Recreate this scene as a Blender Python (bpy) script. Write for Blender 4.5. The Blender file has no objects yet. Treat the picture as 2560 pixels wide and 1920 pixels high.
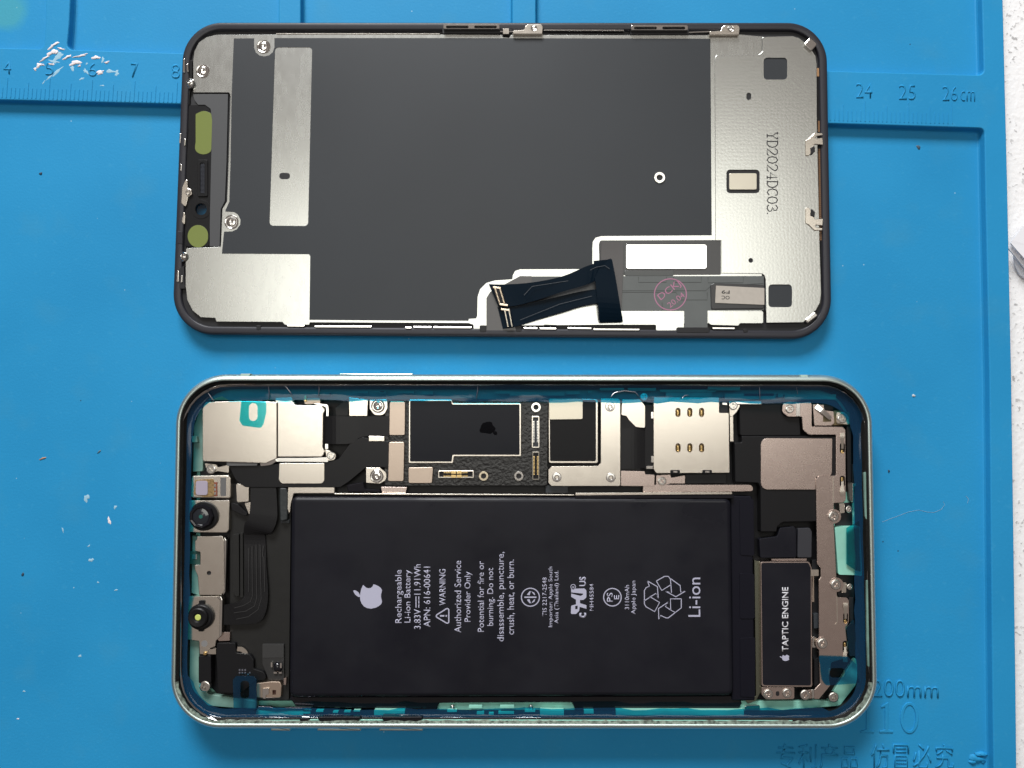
import bpy, bmesh, math, random
from mathutils import Vector, Matrix, geometry
random.seed(7)
SC = bpy.context.scene
COL = SC.collection
R = math.radians

# ------------------------------------------------------------------ camera
F_PX, CX, CY = 1923.0, 1280.0, 960.0           # focal length in photo pixels, photo 2560 x 1920
n_c = Vector((0.0192, 0.0663, 1.0)).normalized()   # straight down, in camera axes (x right, y down, z forward)
Zc = -n_c
Xc = (Vector((1, 0, 0)) - n_c * n_c.x).normalized()
Yc = Zc.cross(Xc)
def c2w(v): return Vector((v.dot(Xc), v.dot(Yc), v.dot(Zc)))
CAM = -c2w(Vector((0, 0, 1))) * 176.7          # mm
cam_d = bpy.data.cameras.new('camera'); cam = bpy.data.objects.new('camera', cam_d); COL.objects.link(cam)
ax, ay, az = c2w(Vector((1, 0, 0))), c2w(Vector((0, -1, 0))), c2w(Vector((0, 0, -1)))
m = Matrix((ax, ay, az)).transposed().to_4x4(); m.translation = CAM * 0.001
cam.matrix_world = m
cam_d.sensor_width = 36; cam_d.lens = 36 * F_PX / 2560
cam_d.clip_start = 0.005; cam_d.clip_end = 20
SC.camera = cam

# ------------------------------------------------------------------ light
W = bpy.data.worlds.new('World'); SC.world = W; W.use_nodes = True
# dim room: ceiling a little brighter than the walls
_nt = W.node_tree; _bg = _nt.nodes['Background']
_tc = _nt.nodes.new('ShaderNodeTexCoord'); _sx = _nt.nodes.new('ShaderNodeSeparateXYZ'); _rm = _nt.nodes.new('ShaderNodeMapRange'); _mx = _nt.nodes.new('ShaderNodeMix')
_mx.data_type = 'RGBA'; _nt.links.new(_tc.outputs['Generated'], _sx.inputs[0]); _nt.links.new(_sx.outputs[2], _rm.inputs[0])
_rm.inputs[1].default_value = 0.1; _rm.inputs[2].default_value = 0.85; _nt.links.new(_rm.outputs[0], _mx.inputs[0])
_mx.inputs[6].default_value = (0.06, 0.053, 0.05, 1); _mx.inputs[7].default_value = (0.22, 0.19, 0.175, 1)
_nt.links.new(_mx.outputs[2], _bg.inputs[0]); _bg.inputs[1].default_value = 1.0
def area(name, loc, target, sx, sy, power, col):
    d = bpy.data.lights.new(name, 'AREA'); d.shape = 'RECTANGLE'; d.size = sx; d.size_y = sy
    d.energy = power; d.color = col
    o = bpy.data.objects.new(name, d); COL.objects.link(o); o.location = loc
    o.rotation_euler = (Vector(target) - Vector(loc)).to_track_quat('-Z', 'Y').to_euler()
    return o
lamp = area('ceiling_lamp', (-0.01, 0.155, 0.90), (-0.01, 0.155, 0), 0.74, 0.32, 2.05, (1.0, 0.99, 0.92))
lamp.rotation_euler = (0, 0, R(6))
area('window_light', (-0.20, 1.00, 0.62), (0, 0, 0), 0.5, 0.35, 19.0, (0.98, 0.99, 1.0))
SC.view_settings.view_transform = 'Standard'
SC.view_settings.look = 'None'
SC.view_settings.exposure = 0.0
SC.view_settings.gamma = 1.0
SC.cycles.use_denoising = True
SC.cycles.max_bounces = 10
SC.cycles.transparent_max_bounces = 12

# ------------------------------------------------------------------ materials
def mat(name, col, rough=0.5, metal=0.0, bump=None, vary=None, coat=0.0, spec=0.5, rvar=None, stretch=None):
    """bump=(scale, distance m); vary=(scale, amount); noise in object space (metres)."""
    M = bpy.data.materials.new(name); M.use_nodes = True
    nt = M.node_tree; b = nt.nodes['Principled BSDF']
    b.inputs['Base Color'].default_value = (*col, 1); b.inputs['Roughness'].default_value = rough
    b.inputs['Metallic'].default_value = metal; b.inputs['Specular IOR Level'].default_value = spec
    b.inputs['Coat Weight'].default_value = coat; b.inputs['Coat Roughness'].default_value = 0.15
    tc = nt.nodes.new('ShaderNodeTexCoord')
    src = tc.outputs['Object']
    if stretch:
        mp = nt.nodes.new('ShaderNodeMapping'); mp.inputs['Scale'].default_value = stretch
        nt.links.new(src, mp.inputs['Vector']); src = mp.outputs['Vector']
    def noise(scale, detail=3):
        n = nt.nodes.new('ShaderNodeTexNoise'); n.inputs['Scale'].default_value = scale
        n.inputs['Detail'].default_value = detail; nt.links.new(src, n.inputs['Vector']); return n
    if bump:
        n = noise(bump[0]); bp = nt.nodes.new('ShaderNodeBump')
        bp.inputs['Distance'].default_value = bump[1]; bp.inputs['Strength'].default_value = 1.0
        nt.links.new(n.outputs['Fac'], bp.inputs['Height']); nt.links.new(bp.outputs['Normal'], b.inputs['Normal'])
    if vary:
        n = noise(vary[0], 4); mx = nt.nodes.new('ShaderNodeMix'); mx.data_type = 'RGBA'
        mr = nt.nodes.new('ShaderNodeMapRange'); mr.inputs[1].default_value = 0.3; mr.inputs[2].default_value = 0.7
        nt.links.new(n.outputs['Fac'], mr.inputs[0]); nt.links.new(mr.outputs[0], mx.inputs[0])
        k = vary[1]
        mx.inputs[6].default_value = (*[c * (1 - k) for c in col], 1); mx.inputs[7].default_value = (*[min(1, c * (1 + k)) for c in col], 1)
        nt.links.new(mx.outputs[2], b.inputs['Base Color'])
    if rvar:
        n = noise(rvar[0], 3); mr = nt.nodes.new('ShaderNodeMapRange')
        mr.inputs[1].default_value = 0.3; mr.inputs[2].default_value = 0.7
        mr.inputs[3].default_value = rough - rvar[1]; mr.inputs[4].default_value = rough + rvar[1]
        nt.links.new(n.outputs['Fac'], mr.inputs[0]); nt.links.new(mr.outputs[0], b.inputs['Roughness'])
    return M

def mat_silicone():
    M = bpy.data.materials.new('blue_silicone'); M.use_nodes = True; nt = M.node_tree; b = nt.nodes['Principled BSDF']
    N = nt.nodes.new; L = nt.links.new
    tc = N('ShaderNodeTexCoord'); geo = N('ShaderNodeNewGeometry')
    pos = geo.outputs['Position']
    def noise(s, d=3):
        n = N('ShaderNodeTexNoise'); n.inputs['Scale'].default_value = s; n.inputs['Detail'].default_value = d
        L(pos, n.inputs['Vector']); return n.outputs['Fac']
    def rng(x, a, c, lo=0.0, hi=1.0):
        r = N('ShaderNodeMapRange'); r.inputs[1].default_value = a; r.inputs[2].default_value = c
        r.inputs[3].default_value = lo; r.inputs[4].default_value = hi; L(x, r.inputs[0]); return r.outputs[0]
    def mix(f, a, c):
        x = N('ShaderNodeMix'); x.data_type = 'RGBA'; L(f, x.inputs[0])
        for s, v in ((6, a), (7, c)):
            if isinstance(v, tuple): x.inputs[s].default_value = (*v, 1)
            else: L(v, x.inputs[s])
        return x.outputs[2]
    col = mix(rng(noise(28, 4), 0.35, 0.65), (0.016, 0.250, 0.515), (0.020, 0.275, 0.555))
    # dust specks, light and dark
    def specks(scale, thr, size):
        v = N('ShaderNodeTexVoronoi'); v.inputs['Scale'].default_value = scale; L(pos, v.inputs['Vector'])
        near = rng(v.outputs['Distance'], size, size * 0.6)
        sep = N('ShaderNodeSeparateColor'); L(v.outputs['Color'], sep.inputs[0])
        keep = rng(sep.outputs[0], thr, thr + 0.001)
        mu = N('ShaderNodeMath'); mu.operation = 'MULTIPLY'; L(near, mu.inputs[0]); L(keep, mu.inputs[1])
        return mu.outputs[0]
    col = mix(specks(420, 0.95, 0.075), col, (0.30, 0.52, 0.66))
    col = mix(specks(300, 0.98, 0.06), col, (0.02, 0.06, 0.10))
    col = mix(specks(150, 0.975, 0.05), col, (0.55, 0.66, 0.72))
    # smudges
    col = mix(rng(noise(95, 6), 0.56, 0.80, 0, 0.35), col, (0.05, 0.27, 0.45))
    col = mix(rng(noise(700, 5), 0.60, 0.78, 0, 0.30), col, (0.05, 0.33, 0.58))
    # greenish stain in the far left compartment
    d = N('ShaderNodeVectorMath'); d.operation = 'DISTANCE'; L(pos, d.inputs[0])
    d.inputs[1].default_value = STAIN
    wob = N('ShaderNodeMath'); wob.operation = 'MULTIPLY_ADD'; L(noise(300), wob.inputs[0]); wob.inputs[1].default_value = 0.002; L(d.outputs['Value'], wob.inputs[2])
    col = mix(rng(wob.outputs[0], 0.0042, 0.0068, 0.55, 0.0), col, (0.07, 0.36, 0.36))
    L(col, b.inputs['Base Color'])
    b.inputs['Roughness'].default_value = 0.6; b.inputs['Specular IOR Level'].default_value = 0.2
    b.inputs['Subsurface Weight'].default_value = 0.0
    bp = N('ShaderNodeBump'); bp.inputs['Distance'].default_value = 0.00003; L(noise(1800, 3), bp.inputs['Height']); L(bp.outputs['Normal'], b.inputs['Normal'])
    return M

def mat_table():
    M = bpy.data.materials.new('speckled_laminate'); M.use_nodes = True; nt = M.node_tree; b = nt.nodes['Principled BSDF']
    N = nt.nodes.new; L = nt.links.new
    tc = N('ShaderNodeTexCoord')
    n1 = N('ShaderNodeTexNoise'); n1.inputs['Scale'].default_value = 900; n1.inputs['Detail'].default_value = 2; L(tc.outputs['Object'], n1.inputs['Vector'])
    n2 = N('ShaderNodeTexNoise'); n2.inputs['Scale'].default_value = 160; L(tc.outputs['Object'], n2.inputs['Vector'])
    r = N('ShaderNodeMapRange'); r.inputs[1].default_value = 0.59; r.inputs[2].default_value = 0.68; L(n1.outputs['Fac'], r.inputs[0])
    r2 = N('ShaderNodeMapRange'); r2.inputs[1].default_value = 0.36; r2.inputs[2].default_value = 0.56; L(n2.outputs['Fac'], r2.inputs[0])
    mu = N('ShaderNodeMath'); mu.operation = 'MULTIPLY'; L(r.outputs[0], mu.inputs[0]); L(r2.outputs[0], mu.inputs[1])
    x = N('ShaderNodeMix'); x.data_type = 'RGBA'; x.inputs[6].default_value = (0.90, 0.89, 0.89, 1); x.inputs[7].default_value = (0.45, 0.44, 0.44, 1)
    L(mu.outputs[0], x.inputs[0]); L(x.outputs[2], b.inputs['Base Color'])
    bp = N('ShaderNodeBump'); bp.inputs['Distance'].default_value = 0.00012; L(n1.outputs['Fac'], bp.inputs['Height']); L(bp.outputs['Normal'], b.inputs['Normal'])
    b.inputs['Roughness'].default_value = 0.5
    return M

def mat_dimpled(name, col, rough):
    """steel sheet with a grid of tiny pressed dimples (fine relief)"""
    M = bpy.data.materials.new(name); M.use_nodes = True; nt = M.node_tree; b = nt.nodes['Principled BSDF']
    N = nt.nodes.new; L = nt.links.new
    b.inputs['Base Color'].default_value = (*col, 1); b.inputs['Metallic'].default_value = 1; b.inputs['Roughness'].default_value = rough
    tc = N('ShaderNodeTexCoord'); v = N('ShaderNodeTexVoronoi'); v.inputs['Scale'].default_value = 1150; v.inputs['Randomness'].default_value = 0.55
    v.voronoi_dimensions = '2D'
    L(tc.outputs['Object'], v.inputs['Vector'])
    r = N('ShaderNodeMapRange'); r.inputs[1].default_value = 0.1; r.inputs[2].default_value = 0.42; L(v.outputs['Distance'], r.inputs[0])
    n = N('ShaderNodeTexNoise'); n.inputs['Scale'].default_value = 2600; L(tc.outputs['Object'], n.inputs['Vector'])
    ad = N('ShaderNodeMath'); ad.operation = 'MULTIPLY_ADD'; L(n.outputs['Fac'], ad.inputs[0]); ad.inputs[1].default_value = 0.5; L(r.outputs[0], ad.inputs[2])
    bp = N('ShaderNodeBump'); bp.inputs['Distance'].default_value = 0.0000025; L(ad.outputs[0], bp.inputs['Height']); L(bp.outputs['Normal'], b.inputs['Normal'])
    return M

def mat_film(name, tcol, dif):
    M = bpy.data.materials.new(name); M.use_nodes = True; nt = M.node_tree
    for n in list(nt.nodes): nt.nodes.remove(n)
    N = nt.nodes.new; L = nt.links.new
    out = N('ShaderNodeOutputMaterial'); tr = N('ShaderNodeBsdfTransparent'); tr.inputs[0].default_value = (*tcol, 1)
    df = N('ShaderNodeBsdfDiffuse'); df.inputs[0].default_value = (0.004, 0.10, 0.25, 1)
    gl = N('ShaderNodeBsdfGlossy'); gl.inputs['Roughness'].default_value = 0.08
    m1 = N('ShaderNodeMixShader'); m1.inputs[0].default_value = dif; L(tr.outputs[0], m1.inputs[1]); L(df.outputs[0], m1.inputs[2])
    fr = N('ShaderNodeFresnel'); fr.inputs[0].default_value = 1.45
    m2 = N('ShaderNodeMixShader'); L(fr.outputs[0], m2.inputs[0]); L(m1.outputs[0], m2.inputs[1]); L(gl.outputs[0], m2.inputs[2])
    L(m2.outputs[0], out.inputs[0])
    return M

def mat_clear():
    M = bpy.data.materials.new('clear_glass'); M.use_nodes = True; nt = M.node_tree
    for n in list(nt.nodes): nt.nodes.remove(n)
    N = nt.nodes.new; L = nt.links.new
    out = N('ShaderNodeOutputMaterial'); tr = N('ShaderNodeBsdfTransparent'); tr.inputs[0].default_value = (0.95, 0.97, 0.98, 1)
    gl = N('ShaderNodeBsdfGlossy'); gl.inputs['Roughness'].default_value = 0.03
    fr = N('ShaderNodeFresnel'); fr.inputs[0].default_value = 1.5
    m2 = N('ShaderNodeMixShader'); L(fr.outputs[0], m2.inputs[0]); L(tr.outputs[0], m2.inputs[1]); L(gl.outputs[0], m2.inputs[2])
    L(m2.outputs[0], out.inputs[0])
    return M

# ------------------------------------------------------------------ frames: photo pixel -> point on a thing
def ray(u, v): return c2w(Vector(((u - CX) / F_PX, (v - CY) / F_PX, 1)))
class Frame:
    def __init__(s, origin=(0, 0, 0), rot=None):
        s.o = Vector(origin); s.R = rot or Matrix.Identity(3); s.Rt = s.R.transposed()
        s.c = s.Rt @ (CAM - s.o)
    def P(s, u, v, z):
        d = s.Rt @ ray(u, v); t = (z - s.c.z) / d.z
        p = s.c + d * t; return (p.x, p.y)
    def path(s, pts, z): return [s.P(p[0], p[1], z) for p in pts]
    def mm(s, u, v, z, px):                       # px length at a place -> mm
        a = s.P(u, v, z); b = s.P(u + px, v, z); return math.hypot(a[0] - b[0], a[1] - b[1])

STAIN = (*[c * 0.001 for c in Frame().P(18, 28, 0)], 0.0)

# ------------------------------------------------------------------ mesh helpers (mm in, metres out)
def link(name, me, m, parent, label=None):
    o = bpy.data.objects.new(name, me); COL.objects.link(o)
    if m and not me.materials: me.materials.append(m)
    if parent: o.parent = parent
    if label: o['label'] = label
    return o
def tag(o, label=None, cat=None, group=None, kind=None):
    for k, v in (('label', label), ('category', cat), ('group', group), ('kind', kind)):
        if v: o[k] = v
    return o
def mesh_from(verts, faces, smooth=False):
    me = bpy.data.meshes.new('m'); me.from_pydata([(v[0] * .001, v[1] * .001, v[2] * .001) for v in verts], [], faces)
    bm = bmesh.new(); bm.from_mesh(me); bmesh.ops.recalc_face_normals(bm, faces=bm.faces); bm.to_mesh(me); bm.free()
    if smooth:
        for p in me.polygons: p.use_smooth = True
    return me
def area2(p): return sum(p[i][0] * p[(i + 1) % len(p)][1] - p[(i + 1) % len(p)][0] * p[i][1] for i in range(len(p)))
def ccw(p): return p if area2(p) > 0 else p[::-1]
def inset(p, d):
    """offset a ccw polygon inwards by d (mitred)"""
    if abs(d) < 1e-9: return list(p)
    n = len(p); out = []
    for i in range(n):
        a, b, c = Vector(p[i - 1]), Vector(p[i]), Vector(p[(i + 1) % n])
        e1 = (b - a); e2 = (c - b)
        e1 = e1.normalized() if e1.length > 1e-9 else Vector((1, 0)); e2 = e2.normalized() if e2.length > 1e-9 else e1
        n1 = Vector((-e1.y, e1.x)); n2 = Vector((-e2.y, e2.x)); k = 1 + n1.dot(n2)
        o = (n1 + n2) / max(k, 0.35)
        q = b + o * d; out.append((q.x, q.y))
    return out
def rp(pts, r=0.0, seg=4):
    """round the corners of a polygon; points may carry their own radius (u, v, r)"""
    out = []; n = len(pts)
    for i in range(n):
        p = pts[i]; rr = p[2] if len(p) > 2 else r
        b = Vector(p[:2]); a = Vector(pts[i - 1][:2]); c = Vector(pts[(i + 1) % n][:2])
        la, lc = (a - b).length, (c - b).length
        if rr <= 0 or la < 1e-6 or lc < 1e-6: out.append((b.x, b.y)); continue
        ua, uc = (a - b) / la, (c - b) / lc
        ang = math.acos(max(-1, min(1, ua.dot(uc))))
        if ang > 3.05: out.append((b.x, b.y)); continue
        t = min(rr / math.tan(ang / 2), la * 0.48, lc * 0.48); re = t * math.tan(ang / 2)
        cen = b + (ua + uc).normalized() * (re / math.sin(ang / 2))
        s, e = b + ua * t - cen, b + uc * t - cen
        sg = seg if re < 40 else seg * 4
        th = math.atan2(s.x * e.y - s.y * e.x, s.dot(e))
        for k in range(sg + 1):
            w = th * k / sg; q = cen + Vector((s.x * math.cos(w) - s.y * math.sin(w), s.x * math.sin(w) + s.y * math.cos(w)))
            out.append((q.x, q.y))
    return out
def rect(x0, y0, x1, y1, r=0): return rp([(x0, y0), (x1, y0), (x1, y1), (x0, y1)], r)
def quad_rot(cu, cv, w, h, deg, r=0):
    c, s = math.cos(R(deg)), math.sin(R(deg))
    return rp([(cu + c * x - s * y, cv + s * x + c * y) for x, y in ((-w / 2, -h / 2), (w / 2, -h / 2), (w / 2, h / 2), (-w / 2, h / 2))], r)
def circ(u, v, r, n=20, ry=None): return [(u + r * math.cos(i * 2 * math.pi / n), v + (ry or r) * math.sin(i * 2 * math.pi / n)) for i in range(n)]
def loft_mesh(outline, levels, holes=(), cap_bottom=True, smooth=False, hole_levels=None):
    """outline ccw in mm; levels [(inset, z)...] bottom to top; holes mm polygons, vertical walls (or hole_levels)"""
    ol = ccw(outline); n = len(ol); V = []; Fc = []
    for d, z in levels: V += [(x, y, z) for x, y in inset(ol, d)]
    for l in range(len(levels) - 1):
        for i in range(n): j = (i + 1) % n; Fc.append((l * n + i, l * n + j, (l + 1) * n + j, (l + 1) * n + i))
    zt, zb = levels[-1][1], levels[0][1]; top0 = (len(levels) - 1) * n
    if not holes:
        Fc.append(tuple(range(top0, top0 + n)))
        if cap_bottom: Fc.append(tuple(range(n - 1, -1, -1)))
    else:
        rings = [[V[top0 + i] for i in range(n)]]; idx = list(range(top0, top0 + n))
        hl = hole_levels or [(0, zt), (0, zb)]
        for h in holes:
            h = ccw(h); k = len(h); b0 = len(V)
            for d, z in hl: V += [(x, y, z) for x, y in inset(h, d)]
            for l in range(len(hl) - 1):
                for i in range(k): j = (i + 1) % k; Fc.append((b0 + l * k + i, b0 + l * k + j, b0 + (l + 1) * k + j, b0 + (l + 1) * k + i))
            rings.append([V[b0 + i] for i in range(k)]); idx += list(range(b0, b0 + k))
        for t in geometry.tessellate_polygon([[Vector((p[0], p[1], 0)) for p in r] for r in rings]): Fc.append(tuple(idx[i] for i in t))
    return mesh_from(V, Fc, smooth)
def plate(f, name, pts, z0, z1, m, parent, r=0, b=0.06, holes=(), label=None, zp=None):
    """extruded plate with a small chamfer; pts photo pixels of its top outline"""
    px = rp(pts, r) if r or any(len(p) > 2 for p in pts) else pts
    o = f.path(px, z1 if zp is None else zp)
    b = min(b, (z1 - z0) * 0.45)
    me = loft_mesh(o, [(0, z0), (0, z1 - b), (b * 0.35, z1 - b * 0.3), (b, z1)], [f.path(h, z1) for h in holes])
    return link(name, me, m, parent, label)
def lathe_mesh(profile, seg=20, smooth=True):
    V = []; Fc = []
    for r_, z in profile: V += [(r_ * math.cos(i * 2 * math.pi / seg), r_ * math.sin(i * 2 * math.pi / seg), z) for i in range(seg)]
    for l in range(len(profile) - 1):
        for i in range(seg): j = (i + 1) % seg; Fc.append((l * seg + i, l * seg + j, (l + 1) * seg + j, (l + 1) * seg + i))
    Fc.append(tuple(range((len(profile) - 1) * seg, len(profile) * seg)))
    return mesh_from(V, Fc, False)
def put(f, name, me, u, v, z, parent, scale=1.0, rot=0.0, m=None):
    o = link(name, me, m, parent); x, y = f.P(u, v, z)
    o.location = (x * .001, y * .001, z * .001); o.scale = (scale, scale, scale); o.rotation_euler[2] = rot
    return o
def sweep(f, name, path_mm, profile, m, parent, closed_profile=True, smooth=True, label=None):
    """ring: profile [(inset, z)] carried round a closed path"""
    p = ccw(path_mm); n = len(p); V = []; Fc = []; k = len(profile)
    for d, z in profile: V += [(x, y, z) for x, y in inset(p, d)]
    for l in range(k if closed_profile else k - 1):
        a, b = l, (l + 1) % k
        for i in range(n): j = (i + 1) % n; Fc.append((a * n + i, a * n + j, b * n + j, b * n + i))
    o = link(name, mesh_from(V, Fc, smooth), m, parent, label); return o
def ribbon(f, name, A, B, zs, m, parent, th=0.12, sub=4, label=None):
    """flat cable between two edge polylines (photo pixels) at heights zs"""
    def smooth(pts):
        n = len(pts); out = []
        for i in range(n - 1):
            p0, p1, p2, p3 = [Vector(pts[max(0, min(n - 1, i + k))]) for k in (-1, 0, 1, 2)]
            for s in range(sub):
                t = s / sub
                out.append(0.5 * ((2 * p1) + (p2 - p0) * t + (2 * p0 - 5 * p1 + 4 * p2 - p3) * t * t + (3 * p1 - p0 - 3 * p2 + p3) * t ** 3))
        out.append(Vector(pts[-1])); return out
    a = smooth([(p[0], p[1], z) for p, z in zip(A, zs)]); b = smooth([(p[0], p[1], z) for p, z in zip(B, zs)])
    V = []; Fc = []; n = len(a)
    for p, q in zip(a, b):
        (x0, y0), (x1, y1) = f.P(p.x, p.y, p.z), f.P(q.x, q.y, q.z)
        V += [(x0, y0, p.z), (x1, y1, q.z), (x1, y1, q.z - th), (x0, y0, p.z - th)]
    for i in range(n - 1):
        for k in range(4): k2 = (k + 1) % 4; Fc.append((i * 4 + k, i * 4 + k2, i * 4 + 4 + k2, i * 4 + 4 + k))
    Fc += [(0, 1, 2, 3), tuple(range(n * 4 - 4, n * 4))]
    return link(name, mesh_from(V, Fc), m, parent, label)
def stroke(f, name, lines, w, z, m, parent, h=0.03, label=None, closed=False):
    """raised line work of width w px"""
    V = []; Fc = []
    for pts in lines:
        n = len(pts); b0 = len(V)
        for i in range(n):
            p = Vector(pts[i]); q0 = Vector(pts[max(0, i - 1)]); q1 = Vector(pts[min(n - 1, i + 1)])
            if closed: q0 = Vector(pts[i - 1]); q1 = Vector(pts[(i + 1) % n])
            d = (q1 - q0).normalized(); nn = Vector((-d.y, d.x)) * w / 2
            (x0, y0), (x1, y1) = f.P(p.x + nn.x, p.y + nn.y, z), f.P(p.x - nn.x, p.y - nn.y, z)
            V += [(x0, y0, z + h), (x1, y1, z + h), (x1, y1, z), (x0, y0, z)]
        for i in range(n if closed else n - 1):
            j = (i + 1) % n
            for k in range(4): k2 = (k + 1) % 4; Fc.append((b0 + i * 4 + k, b0 + i * 4 + k2, b0 + j * 4 + k2, b0 + j * 4 + k))
        if not closed: Fc += [(b0, b0 + 1, b0 + 2, b0 + 3), tuple(range(b0 + n * 4 - 4, b0 + n * 4))]
    return link(name, mesh_from(V, Fc), m, parent, label)
def text(f, name, body, box, z, m, parent, rot=0, h=0.02, bold=0.0, skew=0.0, space=1.0, label=None):
    """lettering fitted into a photo box (u0, v0, u1, v1); rot 0, 90 (reads upwards), -90, 180"""
    cu = bpy.data.curves.new('t', 'FONT'); cu.body = body; cu.resolution_u = 3; cu.offset = bold; cu.space_character = space
    ob = bpy.data.objects.new('t', cu); me = bpy.data.meshes.new_from_object(ob)
    bpy.data.objects.remove(ob); bpy.data.curves.remove(cu)
    xs = [v.co.x for v in me.vertices]; ys = [v.co.y for v in me.vertices]
    x0, x1, y0, y1 = min(xs), max(xs), min(ys), max(ys)
    u0, v0, u1, v1 = box
    for v in me.vertices:
        s = (v.co.x - x0) / (x1 - x0); t = (v.co.y - y0) / (y1 - y0)
        if rot == 0: u, w = u0 + s * (u1 - u0), v1 + t * (v0 - v1)
        elif rot == 90: u, w = u1 + t * (u0 - u1), v1 + s * (v0 - v1)
        elif rot == -90: u, w = u0 + t * (u1 - u0), v0 + s * (v1 - v0)
        else: u, w = u1 + s * (u0 - u1), v0 + t * (v1 - v0)
        w += skew * (u - u0)
        x, y = f.P(u, w, z + h); v.co = (x * .001, y * .001, (z + h) * .001)
    bm = bmesh.new(); bm.from_mesh(me); bmesh.ops.remove_doubles(bm, verts=bm.verts, dist=1e-7)
    g = bmesh.ops.extrude_face_region(bm, geom=list(bm.faces))
    for e in g['geom']:
        if isinstance(e, bmesh.types.BMVert): e.co.z -= h * .001
    bmesh.ops.recalc_face_normals(bm, faces=bm.faces); bm.to_mesh(me); bm.free(); me.materials.clear()
    return link(name, me, m, parent, label)
def joined(f, name, boxes, m, parent, kind='stuff'):
    """many tiny pieces as one mesh: boxes (u0, v0, u1, v1, z0, z1)"""
    V = []; Fc = []
    for u0, v0, u1, v1, z0, z1 in boxes:
        b0 = len(V); q = f.path([(u0, v1), (u1, v1), (u1, v0), (u0, v0)], z1)
        V += [(x, y, z0) for x, y in q] + [(x, y, z1) for x, y in q]
        Fc += [tuple(b0 + i for i in t) for t in ((3, 2, 1, 0), (4, 5, 6, 7), (0, 1, 5, 4), (1, 2, 6, 5), (2, 3, 7, 6), (3, 0, 4, 7))]
    o = link(name, mesh_from(V, Fc), m, parent)
    if kind: o['kind'] = kind
    return o
def blob_mesh(rx, ry, h, seed, n=14, rough=0.35):
    rn = random.Random(seed); V = []; Fc = []
    ph = [rn.uniform(0, 6.28) for _ in range(4)]
    rad = [1 + rough * (math.sin(2 * a + ph[0]) * .5 + math.sin(3 * a + ph[1]) * .4 + math.sin(5 * a + ph[2]) * .35 + rn.uniform(-.25, .25)) for a in [i * 2 * math.pi / n for i in range(n)]]
    for k, z in ((1.0, 0), (0.82, h * .7), (0.4, h)):
        V += [(rx * rad[i] * k * math.cos(i * 2 * math.pi / n), ry * rad[i] * k * math.sin(i * 2 * math.pi / n), z * rn.uniform(.7, 1.2)) for i in range(n)]
    for l in range(2):
        for i in range(n): j = (i + 1) % n; Fc.append((l * n + i, l * n + j, l * n + n + j, l * n + n + i))
    Fc.append(tuple(range(2 * n, 3 * n)))
    return mesh_from(V, Fc, True)
def empty(name, loc_mm, rot3=None):
    o = bpy.data.objects.new(name, None); COL.objects.link(o); o.empty_display_size = 0.01
    M4 = (rot3 or Matrix.Identity(3)).to_4x4(); M4.translation = Vector(loc_mm) * .001; o.matrix_world = M4
    return o

# ------------------------------------------------------------------ shared materials
SIL = mat_silicone()
TABLE = mat_table()
STEEL = mat('brushed_steel', (0.60, 0.612, 0.585), 0.27, 1, bump=(5200, 1.5e-6), rvar=(900, .012), stretch=(1, .35, 1))
DIMPLE = mat_dimpled('dimpled_steel', (0.60, 0.612, 0.585), 0.27)
NICKEL = mat('nickel_plate', (0.80, 0.745, 0.66), 0.25, 1, bump=(4200, 2e-6), rvar=(700, .012))
WARMST = mat('warm_steel', (0.64, 0.53, 0.48), 0.27, 1, bump=(4200, 2e-6), rvar=(700, .012))
BRIGHT = mat('polished_steel', (0.82, 0.80, 0.76), 0.16, 1)
SCREWM = mat('screw_steel', (0.72, 0.70, 0.66), 0.22, 1)
GOLD = mat('gold_contact', (0.80, 0.58, 0.26), 0.25, 1)
COPPER = mat('copper_flex', (0.20, 0.105, 0.05), 0.4, 0.3)
CHIPC = mat('chip_lid', (0.56, 0.46, 0.38), 0.36, 1, bump=(4800, 4e-6))
GRAPH = mat('graphite_sheet', (0.025, 0.0295, 0.035), 0.46, 0, bump=(1400, 6e-6), vary=(22, .09), spec=0.42, rvar=(25, .035))
GRAPH2 = mat('graphite_strip', (0.060, 0.062, 0.066), 0.55)
FRAMEP = mat('black_plastic_frame', (0.024, 0.024, 0.031), 0.38, bump=(2200, 5e-6), spec=.35)
BLACKP = mat('black_plastic', (0.008, 0.008, 0.009), 0.42, bump=(2600, 5e-6), spec=.22)
DEEP = mat('black_recess', (0.006, 0.006, 0.008), 0.55)
GLOSSB = mat('black_gloss', (0.006, 0.006, 0.009), 0.10)
NAVY = mat('navy_flex', (0.002, 0.008, 0.016), 0.33, bump=(1500, 6e-6), stretch=(.3, 2, 1), spec=.05)
FLEXB = mat('black_flex', (0.007, 0.007, 0.008), 0.36, bump=(900, 6e-6), stretch=(2, .4, 1), spec=.28)
FLEXG = mat('grey_flex', (0.095, 0.105, 0.105), 0.36, vary=(150, .08))
FLEXBR = mat('brown_flex', (0.045, 0.040, 0.042), 0.25, bump=(1600, 1e-5), stretch=(3, .1, 1))
GREENF = mat('olive_filter', (0.175, 0.215, 0.05), 0.35)
WHITEP = mat('white_stiffener', (0.92, 0.92, 0.9), 0.12, 1)
STICK = mat('beige_label', (0.46, 0.42, 0.37), 0.55, vary=(900, .05))
INKBLK = mat('black_ink', (0.012, 0.012, 0.013), 0.6)
INKPINK = mat('pink_ink', (0.40, 0.17, 0.27), 0.6)
INKLAV = mat('lavender_print', (0.44, 0.44, 0.56), 0.55)
BATT = mat('battery_wrap', (0.0078, 0.0081, 0.0125), 0.38, bump=(70, 1.1e-4), vary=(60, .12), spec=.24, rvar=(110, .12))
BATT2 = mat('battery_flap', (0.006, 0.006, 0.011), 0.42, bump=(3000, 4e-6), spec=.15)
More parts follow.
